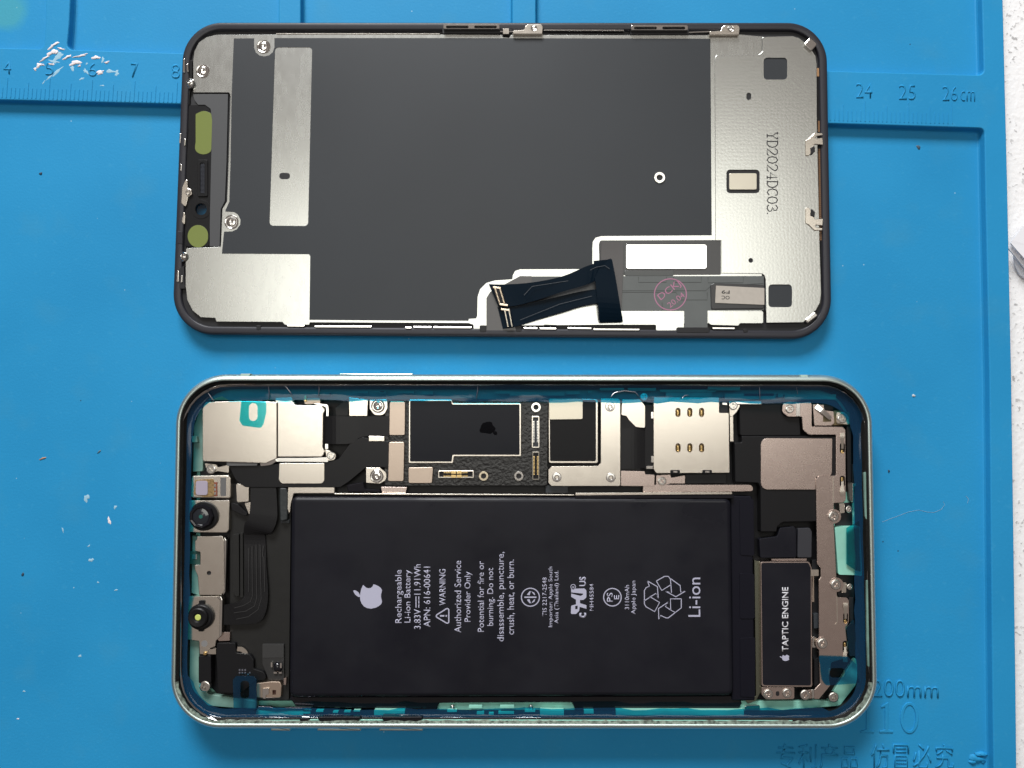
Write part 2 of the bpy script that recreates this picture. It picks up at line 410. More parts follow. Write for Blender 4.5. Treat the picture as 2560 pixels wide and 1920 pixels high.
ALU = mat('mint_aluminium', (0.60, 0.71, 0.68), 0.42, 1, bump=(7000, 3e-6))
BAND = mat('antenna_band', (0.42, 0.56, 0.50), 0.5)
MINT = mat('mint_enclosure', (0.27, 0.60, 0.49), 0.45, vary=(180, .15))
MINTD = mat('mint_enclosure_dim', (0.15, 0.26, 0.22), 0.45, vary=(180, .25))  # dim copy of the mint enclosure: weaker light put into the colour
GASK = mat('black_gasket', (0.006, 0.006, 0.0055), 0.6, bump=(2500, 4e-5), vary=(3500, .9), spec=.15)
SHIELD = mat('navy_shield_tape', (0.005, 0.006, 0.010), 0.30, bump=(240, 1e-5), spec=.18)
RESIN = mat('black_resin_board', (0.010, 0.010, 0.010), 0.28, bump=(1500, 1.6e-4))
WRAP = mat('black_tape', (0.011, 0.011, 0.0105), 0.5, bump=(260, 6e-5), spec=.35)
FILM = mat_film('blue_adhesive_film', (.03, .55, .72), .22)
FILM3 = mat_film('blue_adhesive_flap', (.12, .56, .78), .12)
FILM2 = mat_film('blue_adhesive_tab', (.16, .78, .82), .06)
CLEAR = mat_clear()
AMBER = mat('amber_substrate', (0.30, 0.20, 0.09), 0.35, 0.4, vary=(2500, .5))
LILAC = mat('lens_filter', (0.38, 0.34, 0.42), 0.15)
LENS = mat('lens_glass', (0.004, 0.008, 0.014), 0.05, coat=1.0)
EMER = mat('lens_core', (0.02, 0.12, 0.10), 0.1)
CITRON = mat('projector_window', (0.55, 0.62, 0.16), 0.25)
GLUEW = mat('dried_white_glue', (0.80, 0.74, 0.76), 0.6, bump=(1500, 4e-5))
GLUET = mat('thin_glue_smear', (0.30, 0.52, 0.66), 0.6, bump=(1500, 4e-5))
PAPER = mat('white_paper', (0.84, 0.84, 0.88), 0.6)

# shared small meshes (unit: radius 1 mm)
def screw_mesh():
    n = 20; V = []; Fc = []
    prof = [(1.0, -0.6), (1.0, 0.0), (0.93, 0.10), (0.78, 0.15)]
    for r_, z in prof: V += [(r_ * math.cos(i * 2 * math.pi / n), r_ * math.sin(i * 2 * math.pi / n), z) for i in range(n)]
    for l in range(3):
        for i in range(n): j = (i + 1) % n; Fc.append((l * n + i, l * n + j, l * n + n + j, l * n + n + i))
    a, w = 0.56, 0.15
    cr = [(a, -w), (a, w), (w, w), (w, a), (-w, a), (-w, w), (-a, w), (-a, -w), (-w, -w), (-w, -a), (w, -a), (w, -w)]
    cr = [(x * .766 - y * .643, x * .643 + y * .766) for x, y in cr]
    b0 = len(V); V += [(x, y, .15) for x, y in cr]; V += [(x * .75, y * .75, -.35) for x, y in cr]
    for i in range(12): j = (i + 1) % 12; Fc.append((b0 + i, b0 + j, b0 + 12 + j, b0 + 12 + i))
    Fc.append(tuple(range(b0 + 12, b0 + 24)))
    idx = list(range(3 * n, 4 * n)) + list(range(b0, b0 + 12))
    for t in geometry.tessellate_polygon([[Vector((V[i][0], V[i][1], 0)) for i in range(3 * n, 4 * n)], [Vector((x, y, 0)) for x, y in cr]]):
        Fc.append(tuple(idx[i] for i in t))
    me = mesh_from(V, Fc); me.materials.append(SCREWM); return me
ME_SCREW = screw_mesh()
ME_STAND = lathe_mesh([(1, -.8), (1, .0), (.92, .1), (.55, .1), (.48, .0), (.48, -.6)], 20); ME_STAND.materials.append(BRIGHT)
ME_DOME = lathe_mesh([(1, -.3), (1, .04), (.9, .10), (.78, .06), (.70, .06), (.55, .16), (.34, .2), (.28, .0), (.1, -.05)], 20); ME_DOME.materials.append(BRIGHT)
ME_GOLDST = lathe_mesh([(1, -.8), (1, .0), (.92, .1), (.55, .1), (.48, .0), (.48, -.6)], 20); ME_GOLDST.materials.append(mat('pale_gold', (.75, .66, .5), .22, 1))
def screw(f, parent, u, v, rpx, z, name='screw'):
    return put(f, name, ME_SCREW, u, v, z, parent, f.mm(u, v, z, rpx), random.uniform(0, 3))

# ================================================================== SETTING: table top
TF = Frame((0, 0, -2))
tb = mesh_from([(-420, -380, -2 - 20), (420, -380, -22), (420, 420, -22), (-420, 420, -22), (-420, -380, -2), (420, -380, -2), (420, 420, -2), (-420, 420, -2)],
               [(3, 2, 1, 0), (4, 5, 6, 7), (0, 1, 5, 4), (1, 2, 6, 5), (2, 3, 7, 6), (3, 0, 4, 7)])
tag(link('table_top', tb, TABLE, None), kind='structure')

# ================================================================== REPAIR MAT
MZ, RZ = 2.0, 4.0        # field and raised rim above the mat's underside
mat_o = empty('repair_mat', (0, 0, -2))
tag(mat_o, 'blue silicone work mat with embossed ruler and raised rim under the phone', 'mat')
def edge_line(u, v0=-300): return u
right_edge = [(2502, -300), (2508, 0), (2519, 450), (2529.5, 950), (2540, 1700), (2543, 2000), (2546, 2500)]
base_pts = [(-900, -300)] + right_edge + [(-900, 2500)]
link('base_sheet', loft_mesh(TF.path(base_pts, RZ), [(0.0, 0), (0.0, MZ)]), SIL, mat_o)
# raised rim with compartments as openings
fields = [
    [(-500, -280), (121, -280), (116, 60), (111.5, 124), (-500, 112)],
    [(176, -280), (694, -280), (699, 0), (699, 142), (164, 126), (170, 60), (173, 0)],
    [(744, -280), (1281, -280), (1283, 0), (1283, 158), (749, 142), (749, 0)],
    [(1337, -280), (2453, -280), (2458, 0), (2463, 190), (1337, 159), (1337, 0)],
    [(-700, 232), (0, 247), (445, 257.5), (2070, 306), (2464, 318), (2466, 450), (2477, 950), (2484, 1700), (2487, 1920), (2490, 2400), (-700, 2400)],
]
holes = [TF.path(rp(h, 16), RZ) for h in fields]
rim_pts = [(p[0] - 0.5, p[1]) for p in right_edge]
rim_pts = [(-890, -298)] + rim_pts + [(-890, 2490)]
link('raised_rim', loft_mesh(TF.path(rim_pts, RZ), [(0, MZ), (0, RZ - .2), (.06, RZ - .06), (.2, RZ)], holes,
     hole_levels=[(0, RZ), (.10, RZ - .04), (.22, RZ - .2), (.42, MZ + .5), (.6, MZ + .12), (.85, MZ + .004)]), SIL, mat_o)
rim = mat_o.children[-1]
SK = 0.0275
plate(TF, 'added_support_rib', [(600, 640), (1900, 655), (1900, 700), (600, 685)], MZ, MZ + 1.42, SIL, mat_o, r=10)  # added, out of sight: lifts the screen so its shadow reaches further
# ruler graduations, raised on the rim
def tick_pos(k):                       # k in mm along the ruler -> photo u, v of the tick's lower end
    t = (k - 40) / 220.0
    u = 15.7 + (2380.4 - 15.7) * (t + 0.0145 * t * (t - 1)); v = 247 + 65 * t
    return u, v - 2
tick_me = {}
for k in list(range(37, 87)) + list(range(228, 261)):
    u, v = tick_pos(k); ln = 4.9 if k % 10 == 0 else (3.9 if k % 5 == 0 else 2.5)
    if ln not in tick_me:
        tick_me[ln] = loft_mesh([(-.14, 0), (.14, 0), (.14, ln), (-.14, ln)], [(0, -.05), (.02, .05), (.07, .10)]); tick_me[ln].materials.append(SIL)
    put(TF, 'tick', tick_me[ln], u, v, RZ, rim, 1.0, -0.0275)
for s, box in (('4', (8, 152, 27, 184)), ('5', (113, 155, 133, 187)), ('6', (220, 157, 241, 190)), ('7', (327, 157, 345, 193)), ('8', (428, 160, 449, 195)),
               ('24', (2141, 207, 2181, 244)), ('25', (2248, 211, 2289, 248)), ('26', (2357, 214, 2394, 251)), ('cm', (2402, 226, 2438, 252))):
    text(TF, 'numeral' if s != 'cm' else 'unit_mark', s, box, RZ, SIL, rim, h=.13, skew=SK, bold=-0.012)
base = mat_o.children[0]
text(TF, 'embossed_lettering', '200mm', (2183, 1698, 2347, 1742), MZ, SIL, base, h=.22, skew=0.02, bold=-0.01)
# serif numeral 110
def serif_one(x):
    return [(x - 4, 1760), (x + 4, 1756), (x + 4, 1824), (x + 16, 1828), (x + 16, 1832), (x - 18, 1832), (x - 18, 1828), (x - 4, 1824), (x - 4, 1767), (x - 14, 1770), (x - 14, 1766)]
for x in (2170, 2217): plate(TF, 'embossed_numeral', serif_one(x), MZ, MZ + .22, SIL, base, b=.12)
plate(TF, 'embossed_numeral', circ(2274, 1795, 23, 28, 39), MZ, MZ + .22, SIL, base, b=.12, holes=[circ(2274, 1795, 16, 28, 33)])
for ch, x in zip('专利产品仿冒必究', (1942, 1996, 2050, 2104, 2178, 2233, 2283, 2339)):
    wd = 46 if ch not in '品冒' else 40
    text(TF, 'embossed_character', ch, (x, 1860 if ch != '品' else 1866, x + wd, 1921), MZ, SIL, base, h=.22, skew=0.02, bold=-0.005)
# torn gouge near the right rim
for i, (u, v, rx, ry, h) in enumerate(((2440, 1896, 1.7, .8, .5), (2452, 1884, 1.2, .5, .7), (2432, 1904, 1.1, .5, .45), (2455, 1899, 1.0, .7, .35))):
    put(TF, 'torn_flap', blob_mesh(rx, ry, h, 50 + i), u, v, MZ, base, m=SIL)
put(TF, 'gouge', blob_mesh(1.5, .55, .06, 61), 2445, 1889, MZ, base, m=mat('deep_blue_silicone', (.006, .10, .22), .6))
# dried glue on the ruler and the field
glue = [(133, 114, 3.0, .9, -35, 1), (153, 122, 2.2, .5, 10, 1), (131, 131, 2.6, 1.4, -20, 1), (112, 146, 3.0, .6, -30, 1), (134, 154, 2.6, .8, 20, 0), (97, 163, 1.8, 1.0, -20, 1), (88, 173, .9, .8, 0, 1),
        (168, 143, 2.2, .8, -30, 1), (203, 139, 3.2, .7, -12, 1), (188, 157, 2.4, 1.6, -15, 1), (240, 144, 2.6, .9, 8, 1), (257, 149, .8, 1.3, 0, 0), (181, 171, 1.1, 1.2, 30, 0), (267, 156, 1.2, .7, 0, 1),
        (127, 160, 1.6, .7, 15, 1), (143, 179, 3.4, .7, -38, 0), (124, 193, 2.6, .4, -40, 0), (214, 178, 1.3, 1.0, 40, 0), (250, 181, 2.3, 1.0, -20, 1), (276, 178, 2.6, .8, 15, 0), (292, 183, 1.0, 1.6, 30, 0), (146, 141, 2.6, 1.7, -30, 0),
        (204, 197, 1.3, .5, -30, 0), (109, 206, 1.2, .3, -50, 0), (256, 214, 1.2, .3, 10, 0), (142, 131, .8, .8, 0, 1), (108, 162, .8, .5, 0, 1), (199, 165, .7, .6, 0, 1), (217, 159, .6, .5, 0, 0), (222, 184, .8, .6, 0, 0)]
for i, (u, v, rx, ry, a, w) in enumerate(glue):
    o = put(TF, 'glue_smear', blob_mesh(rx * .43, ry * .43, .14 if w else .03, 100 + i, 18, .55), u, v, RZ + .004, rim, rot=-R(a), m=GLUEW if w else GLUET)
for i, (u, v, rx, ry, w) in enumerate(((216, 1245, 1.1, 1.3, 0), (288, 1268, .6, .6, 0), (273, 1302, .6, 1.2, 1), (222, 1365, .5, .3, 0), (228, 1400, .9, .7, 0), (290, 1475, .6, .3, 0), (157, 1325, .25, 1.0, 0), (245, 1456, .35, .35, 0), (200, 1640, .5, .5, 0), (45, 1797, .5, .25, 1), (60, 1728, .4, .4, 0))):
    put(TF, 'glue_smear', blob_mesh(rx * .6, ry * .6, .05, 200 + i, 16, .5), u, v, MZ + .004, base, rot=.4, m=GLUEW if w else GLUET)

# ================================================================== SMALL THINGS ON THE TABLE AND MAT
pf = Frame((*TF.P(2550, 620, 0), -2))
pap = empty('paper_sheet', (*TF.P(2550, 620, 0), -2))
tag(pap, 'folded white paper poking in beside the mat, cut by the right edge', 'paper')
def bent_sheet(name, pts, zs, th, m):
    V = []; k = len(pts)
    for (u, v), z in zip(pts, zs): x, y = pf.P(u, v, z); V.append((x, y, z))
    V += [(x, y, z - th) for x, y, z in V[:k]]
    cen = sum((Vector(p) for p in V[:k]), Vector()) / k
    V += [tuple(cen), (cen.x, cen.y, cen.z - th)]
    Fc = [(i, (i + 1) % k, 2 * k) for i in range(k)] + [(k + i, k + (i + 1) % k, 2 * k + 1) for i in range(k)] + [(i, (i + 1) % k, k + (i + 1) % k, k + i) for i in range(k)]
    return link(name, mesh_from(V, Fc), m, pap)
bent_sheet('fold', [(2527, 608), (2531, 600), (2575, 545), (2660, 560), (2660, 700), (2600, 675), (2560, 645)], [3.6, 3.7, 4.1, 4.4, 4.0, 3.8, 3.6], .3, PAPER)
bent_sheet('fold', [(2521, 621), (2527, 612), (2560, 648), (2640, 700), (2640, 760), (2560, 668)], [2.5, 2.7, 2.7, 2.8, 2.3, 2.3], .3, PAPER)
bent_sheet('fold', [(2534, 640), (2560, 670), (2640, 740), (2640, 800), (2575, 705), (2550, 688), (2538, 665)], [1.5, 1.6, 1.7, 1.2, .9, .7, 1.0], .3, PAPER)

def fibre(name, pts, r_, m, label, cat):
    cu = bpy.data.curves.new(name, 'CURVE'); cu.dimensions = '3D'; cu.bevel_depth = r_ * .001; cu.bevel_resolution = 1
    s = cu.splines.new('POLY'); s.points.add(len(pts) - 1)
    p0 = TF.P(pts[0][0], pts[0][1], MZ)
    for q, p in zip(s.points, pts):
        x, y = TF.P(p[0], p[1], MZ); q.co = ((x - p0[0]) * .001, (y - p0[1]) * .001, (r_ + .02) * .001, 1)
    ob = bpy.data.objects.new('t', cu); me = bpy.data.meshes.new_from_object(ob); bpy.data.objects.remove(ob); bpy.data.curves.remove(cu)
    me.materials.clear(); o = link(name, me, m, None); o.location = (p0[0] * .001, p0[1] * .001, 0)
    return tag(o, label, cat)
LINT = mat('lint', (.40, .54, .62), .7)
fibre('lint_fibre', [(2205, 1305), (2228, 1296), (2250, 1288), (2270, 1280), (2297, 1275), (2318, 1280), (2335, 1281), (2352, 1274), (2362, 1262), (2358, 1254)], .022, LINT, 'thin wavy white lint fibre on the mat right of the opened phone', 'fibre')
fibre('lint_fibre', [(2415, 1240), (2421, 1248), (2418, 1258)], .03, LINT, 'short curled white lint fibre near the right rim of the mat', 'fibre')
for u, v, rx, ry, rot, m_, nm, lb in (
        (107, 1146, .75, .22, .35, mat('tan_chip', (.42, .24, .14), .6), 'plastic_sliver', 'tiny tan sliver on the mat left of the phone corner'),
        (248, 1129, .6, .15, .7, mat('blue_chip', (.10, .18, .22), .6), 'plastic_sliver', 'tiny dark slanted sliver on the mat nearest the phone top left corner'),
        (57, 1436, .3, .4, 0, mat('dark_crumb', (.02, .05, .09), .6), 'crumb', 'dark blue crumb on the mat far left of the battery'),
        (2282, 317, .75, .25, .25, mat('dark_flake', (.015, .05, .09), .6), 'flake', 'dark flake below the ruler mark at the far right'),
        (2296, 368, .45, .5, 0, mat('grey_flake', (.05, .09, .13), .6), 'flake', 'small grey flake on the field right of the screen'),
        (2284, 989, .35, .35, 0, mat('pale_crumb', (.5, .55, .58), .6), 'crumb', 'pale round crumb on the mat right of the phone top corner'),
        (2222, 1178, .2, .4, .1, mat('dark_crumb2', (.02, .05, .09), .6), 'crumb', 'dark crumb on the mat right of the metal bracket'),
        (102, 434, .3, .4, -.5, mat('dark_crumb3', (.02, .05, .09), .6), 'crumb', 'dark crumb on the mat below the left ruler, beside the screen')):
    z = 0 if v > 320 or u < 0 else 0
    o = put(Frame(), nm, blob_mesh(rx, ry, .18, int(u)), u, v, 0.004, None, rot=rot, m=m_); tag(o, lb, 'debris')

# ================================================================== DETACHED SCREEN (lies face down, far edge propped on the ruler rim)
WF = Frame()
yA, yB = WF.P(1260, 292, 2)[1], WF.P(1260, 842, 0)[1]
tilt = math.atan2(0.75, yA - yB)
SR = Matrix.Rotation(tilt, 3, 'X')
s_org = (*WF.P(1260, 842, 1.3), 1.3)
SF = Frame(s_org, SR)
scr = empty('phone_screen', s_org, SR)
tag(scr, 'detached phone screen lying face down, steel back plate and black flex cable showing', 'screen')
S_OUT = rp([(461, 58), (2065, 58.5), (2078.5, 849), (431, 836.5)], 100, 5)
s_out = ccw(SF.path(S_OUT, 1.2))
BPZ = 1.75
camhole = circ(502.5, 523, 14.5)
link('cover_glass', loft_mesh(s_out, [(.35, 0), (.1, .15), (.1, .75), (.2, .85)], [SF.path(camhole, .85)]), GLOSSB, scr)
sweep(SF, 'outer_frame', s_out, [(0, .86), (0, 1.15), (.05, 1.5), (.28, 1.82), (.5, 1.9), (1.65, 1.84), (1.86, 1.7), (1.95, 1.2), (2.0, .86)], FRAMEP, scr)
link('recess_floor', loft_mesh(inset(s_out, 1.7), [(0, .86), (0, 1.12)], [SF.path(camhole, 1.1)]), DEEP, scr)
# steel back plate
bp = [(483, 150), (486, 128), (497, 106), (516, 93), (540, 87), (900, 85), (1255, 87), (1257, 93), (1273, 94), (1278, 87), (1600, 88), (1776, 88), (1776, 83), (1850, 86), (1905, 91), (1905, 140), (1905, 806),
      (1540, 812), (1300, 814), (1210, 814), (1209, 822), (1184, 822), (1183, 812), (1171, 808), (775, 806), (773, 812), (712, 812), (706, 805), (541, 804), (538, 795), (502, 793), (482, 777), (468, 750), (464, 715), (464, 660), (465, 622), (468, 620.5),
      (552, 617, 3), (556, 522), (567.5, 503), (571, 410), (576, 238), (572, 231, 2), (483, 231)]
back = plate(SF, 'back_plate', bp, 1.2, BPZ, STEEL, scr, r=1.5, b=.05)
# black graphite sheet glued on the plate
tab1 = [(635, 95.5), (635, 118), (639, 130), (648, 138), (660, 141), (673, 138), (682, 130), (686, 118), (686, 95)]
tab2 = [(560, 579), (580, 578.5), (592, 573), (600, 562), (601, 549), (595, 537), (585, 530), (563, 528.5)]
gr = [(584.5, 96)] + tab1 + [(1100, 95), (1776, 96.5), (1779.5, 588), (1503, 590), (1489, 594), (1482, 604), (1481, 620), (1481, 672.5), (1300, 673), (1288, 677), (1282, 688), (1281, 698), (1237, 701), (1216, 707), (1200, 723), (1194, 742), (1193, 790), (1190, 796), (1172, 797), (1171, 802),
      (950, 801), (773.5, 799.5), (775.5, 640), (772, 635.5), (554.5, 634)] + tab2 + [(564, 524), (573, 505), (576, 410), (579, 238)]
win = rp([(687.5, 118), (780.5, 118), (770, 565), (673.5, 564)], 9)
plate(SF, 'graphite_sheet', gr, BPZ, BPZ + .07, GRAPH, scr, b=.02, holes=[win])
plate(SF, 'slot', rp(quad_rot(711.5, 440, 27, 16, 0), 7.8), BPZ + .002, BPZ + .02, DEEP, back, b=.004)
put(SF, 'washer', ME_STAND, 1649, 444, BPZ + .2, scr, SF.mm(1649, 444, 2, 14.5), m=None)
plate(SF, 'washer_core', circ(1649, 444, 8), BPZ + .07, BPZ + .10, DEEP, scr, b=.01)
# spot-weld contacts
for u, v, r_ in ((659, 116, 17), (507, 177, 17), (579, 555, 18)):
    put(SF, 'contact_disc', ME_DOME, u, v, BPZ + .08, back, SF.mm(u, v, 2, r_), random.uniform(0, 6))
for u, v in ((474, 209), (456, 642)):
    o = put(SF, 'spring_contact', ME_DOME, u, v, BPZ + .25, scr, SF.mm(u, v, 2, 13))
    o.rotation_euler = (0, -.5, 0)
# --- notch: strip, sensor bracket, filters
plate(SF, 'notch_strip', [(482, 235), (570, 235), (566, 410), (562, 503), (552, 522), (549, 616), (524, 616), (524, 560), (530, 300), (526, 272), (512, 262), (495, 262), (486, 250)], 1.2, 1.6, GRAPH2, scr, r=2, b=.04)
plate(SF, 'sensor_bracket', [(470, 262), (510, 262), (524, 272), (530, 300), (528, 410), (522, 616), (462, 616), (464, 420)], 1.12, 1.45, BLACKP, scr, r=3, b=.05, holes=[camhole])
link('camera_window', loft_mesh(SF.path(circ(502.5, 523, 14.3), 1.0), [(0, .9), (0, 1.0)]), CLEAR, scr)
plate(SF, 'camera_ring', circ(502.5, 523, 24), 1.45, 1.52, BLACKP, scr, b=.03, holes=[circ(502.5, 523, 15.5)])
plate(SF, 'filter_window', rp([(489, 290, 22), (489, 285, 22), (510, 275, 30), (531, 285, 12), (528, 380, 12), (508, 388, 30), (486, 378, 20), (489, 355), (489, 305)], 0), 1.45, 1.5, GREENF, scr, b=.02)
fl = [(495 + 26 * math.cos(a), 590.5 + 28 * math.sin(a)) for a in [i * 2 * math.pi / 28 for i in range(28)]]
plate(SF, 'filter_window', [(min(u, 520), v) for u, v in fl], 1.45, 1.5, GREENF, scr, b=.02)
esp = plate(SF, 'earpiece_frame', rect(493, 399, 519, 491, 4), 1.45, 1.7, BLACKP, scr, b=.08, holes=[rect(500, 406, 512, 484, 5)])
joined(SF, 'mesh_grille', [(500.5, 407 + i * 3.2, 511.5, 408.6 + i * 3.2, 1.46, 1.53) for i in range(24)], mat('speaker_mesh', (.03, .035, .05), .4), esp)
# left edge springs and brackets
plate(SF, 'edge_rail', [(469, 150), (480, 150), (480, 205), (474, 240), (474, 262), (466, 262), (462, 275), (466, 300), (470, 320), (466, 400), (462, 440), (458, 440)], 1.0, 1.62, BLACKP, scr, r=2)
def clip(name, pts, z0, z1, m=BRIGHT, r=1.5, b=.08, holes=()): return plate(SF, name, pts, z0, z1, m, scr, r=r, b=b, holes=holes)
clip('edge_clip', [(458, 146), (462, 146), (462, 182), (457, 180)], 1.3, 2.1)
clip('edge_clip', [(466, 158), (470, 160), (471, 180), (467, 178)], 1.5, 2.2)
clip('edge_clip', [(449, 333), (452.5, 333), (450.5, 358), (447.5, 358)], 1.3, 2.0)
clip('edge_clip', [(460, 346), (464, 347), (462.5, 364), (459, 364)], 1.3, 2.1)
clip('edge_clip', [(451, 410), (454.5, 411), (453, 428), (450, 427)], 1.3, 2.0)
clip('edge_bracket', [(464, 448), (468, 450), (469, 470), (478, 474), (480, 486), (470, 492), (464, 518), (453, 508), (455, 468)], 1.4, 1.95, NICKEL, r=3)
put(SF, 'bracket_eyelet', ME_STAND, 470, 481, 2.05, scr, SF.mm(470, 481, 2, 7))
clip('edge_clip', [(460, 525), (463, 540), (461, 562), (454, 555), (455, 548)], 1.4, 1.9, NICKEL)
clip('edge_tab', [(443, 578), (456, 578), (456, 610), (443, 609)], 1.2, 1.95, FRAMEP)
clip('edge_clip', [(442, 678), (447, 676), (446, 705), (441, 705)], 1.3, 2.1)
clip('edge_clip', [(452, 688), (456, 688), (455, 706), (451, 706)], 1.3, 2.1)
clip('edge_pocket', [(447, 672), (460, 664), (462, 722), (448, 722)], 1.2, 1.86, DEEP)
# top edge clips: looped springs with two windows, and screw tabs
def loop_clip(x0, x1, y0, y1):
    w = (x1 - x0); mid = (x0 + x1) / 2
    clip('spring_clip', [(x0, y0), (x1, y0), (x1 + 1, y1), (x0 - 1, y1)], 2.0, 2.9, BRIGHT, r=4, b=.12,
         holes=[rect(x0 + 7, y0 + 4.5, mid - 7, y1 - 1.5, 3), rect(mid + 7, y0 + 4.5, x1 - 7, y1 - 1.5, 3)])
    clip('clip_pocket', [(x0 - 2, y0 + 9), (x1 + 2, y0 + 9), (x1 + 2, y1 + 12), (x0 - 2, y1 + 12)], 1.1, 1.92, DEEP)
loop_clip(1108, 1249, 59.5, 72)
loop_clip(1578, 1720, 62, 75)
clip('edge_tab', [(1257, 71), (1273, 71), (1273, 85), (1257, 85)], 1.6, 2.3, NICKEL)
clip('edge_strip', [(1250, 77), (1296, 77), (1296, 80), (1250, 80)], 1.6, 2.0, BRIGHT, r=0)
for x0, x1, y0 in ((1312, 1358, 60), (1804, 1850, 62)):
    clip('screw_tab', [(x0, y0 + 6, 5), (x0 + 8, y0, 5), (x1 - 3, y0, 5), (x1, y0 + 8, 3), (x1 - 2, y0 + 25), (x0 - 30, y0 + 25), (x0 - 30, y0 + 16), (x0 - 2, y0 + 14)], 1.9, 2.7, NICKEL, r=2, b=.15)
    o = put(SF, 'screw_boss', ME_DOME, (x0 + x1) / 2, y0 + 10, 2.72, scr, SF.mm(1300, 80, 2, 8))
clip('edge_strip', [(1360, 73), (1560, 74), (1560, 77), (1360, 76)], 1.6, 2.0, BRIGHT, r=0)
clip('edge_strip', [(1722, 79), (1775, 77), (1776, 80), (1722, 82)], 1.6, 2.0, BRIGHT, r=0)
clip('edge_strip', [(690, 83), (1100, 83.5), (1100, 85.5), (690, 85.5)], 1.5, 1.85, NICKEL, r=0)
# bottom edge springs and notches
for a, b_, y in ((716, 762, 812), (786, 930, 814), (1012, 1030, 817), (1032, 1080, 815.5), (1082, 1180, 816), (1308, 1345, 818), (1348, 1392, 819), (1418, 1480, 818), (1482, 1600, 821), (1780, 1838, 818)):
    clip('edge_strip', [(a, y), (b_, y + .6), (b_ - 2, y + 5), (a + 2, y + 4.5)], 1.7, 2.05, BRIGHT, r=1)
clip('frame_notch', [(1199, 813), (1216, 813), (1216, 830), (1199, 830)], 1.2, 1.93, DEEP, r=4)
clip('frame_notch', [(1288, 813), (1304, 813), (1304, 829), (1290, 830)], 1.2, 1.93, DEEP, r=4)
clip('frame_notch', [(1360, 811), (1392, 812), (1392, 816), (1360, 815)], 1.2, 1.93, DEEP, r=1)
clip('frame_notch', [(1690, 818), (1772, 818), (1776, 832), (1692, 832)], 1.2, 1.94, DEEP, r=5)
clip('frame_notch', [(640, 813), (652, 813), (652, 822), (647, 826), (641, 823)], 1.2, 1.93, DEEP, r=2)
clip('frame_notch', [(1858, 822), (1870, 822), (1870, 830), (1858, 832)], 1.2, 1.93, DEEP, r=3)
# --- right side: dimpled stiffener
dim = [(1787, 150, 8), (1789, 137, 8), (1895, 137, 10), (1906, 130, 8), (1906, 92, 3), (1982, 90), (1998, 95), (2012, 106), (2028, 122), (2039, 140), (2042, 160), (2042.5, 300), (2049, 600), (2053, 735), (2050, 757), (2040, 775), (2008, 806), (1916, 807),
       (1914, 700, 14), (1910, 684, 14), (1803, 683), (1803, 601), (1789, 601)]
dholes = [rect(1909, 144, 1968, 199, 9), rect(1921, 711, 1980, 768, 9), rp(quad_rot(1872, 241, 12, 18, 0), 6), circ(1877, 651, 6, 12), rect(1816, 424, 1899, 483, 9)]
plate(SF, 'stiffener', dim, BPZ, BPZ + .22, DIMPLE, scr, b=.07, holes=dholes)
for u0, v0, u1, v1 in ((1900, 135, 1976, 206), (1912, 703, 1988, 776), (1862, 228, 1882, 254), (1868, 642, 1886, 660), (1808, 418, 1906, 490)):
    plate(SF, 'opening_floor', rect(u0, v0, u1, v1), BPZ + .002, BPZ + .05, GRAPH if u1 - u0 > 30 and u0 != 1808 else DEEP, scr, b=.005)
chip = plate(SF, 'driver_chip', rect(1823, 433, 1892, 474, 4), BPZ + .05, BPZ + .24, mat('chip_can', (.68, .64, .54), .40, 1, bump=(4500, 5e-6)), scr, b=.06)
def serif_code(body, u0, v0, u1, v1, z, m, parent):
    G = {'Y': [[(0, 1), (.5, .5), (1, 1)], [(.5, .5), (.5, 0)], [(.25, 0), (.75, 0)], [(0, 1), (.3, 1)], [(.7, 1), (1, 1)]],
         'D': [[(.15, 0), (.15, 1)], [(0, 1), (.55, 1), (.9, .8), (1, .5), (.9, .2), (.55, 0), (0, 0)]],
         '2': [[(.05, .75), (.15, .93), (.45, 1), (.8, .92), (.88, .72), (.7, .48), (.05, 0), (.9, 0), (.95, .18)]],
         '0': [[(.5, 1), (.15, .85), (.03, .5), (.15, .15), (.5, 0), (.85, .15), (.97, .5), (.85, .85), (.5, 1)]],
         '4': [[(.7, 0), (.7, 1), (.02, .3), (1, .3)], [(.5, 0), (.9, 0)]],
         'C': [[(.95, .75), (.9, .95), (.55, 1), (.18, .85), (.03, .5), (.18, .15), (.55, 0), (.95, .2)]],
         '3': [[(.05, .82), (.4, 1), (.8, .9), (.82, .65), (.4, .53), (.9, .4), (.95, .18), (.6, 0), (.2, .02), (.02, .18)]],
         '.': [[(.0, .02), (.16, .02)]]}
    n = len(body) - .55; L_ = []
    for k, c in enumerate(body):
        for st_ in G[c]: L_.append([(u0 + (u1 - u0) * y, v0 + (v1 - v0) * (k + .86 * x) / n) for x, y in st_])
    stroke(SF, 'stamped_code', L_, 3.0, z, m, parent, h=.012)
serif_code('YD2024DC03.', 1918, 331, 1944, 541, BPZ + .22, mat('grey_ink', (.035, .035, .035), .6), scr)
# serifs for the ink code
plate(SF, 'corner_tab', quad_rot(2027, 110, 26, 24, 42, 5), BPZ, 2.65, BRIGHT, scr, b=.2)
plate(SF, 'corner_tab', quad_rot(2029, 794, 34, 12, -38, 4), BPZ - .2, 2.3, BRIGHT, scr, b=.25)
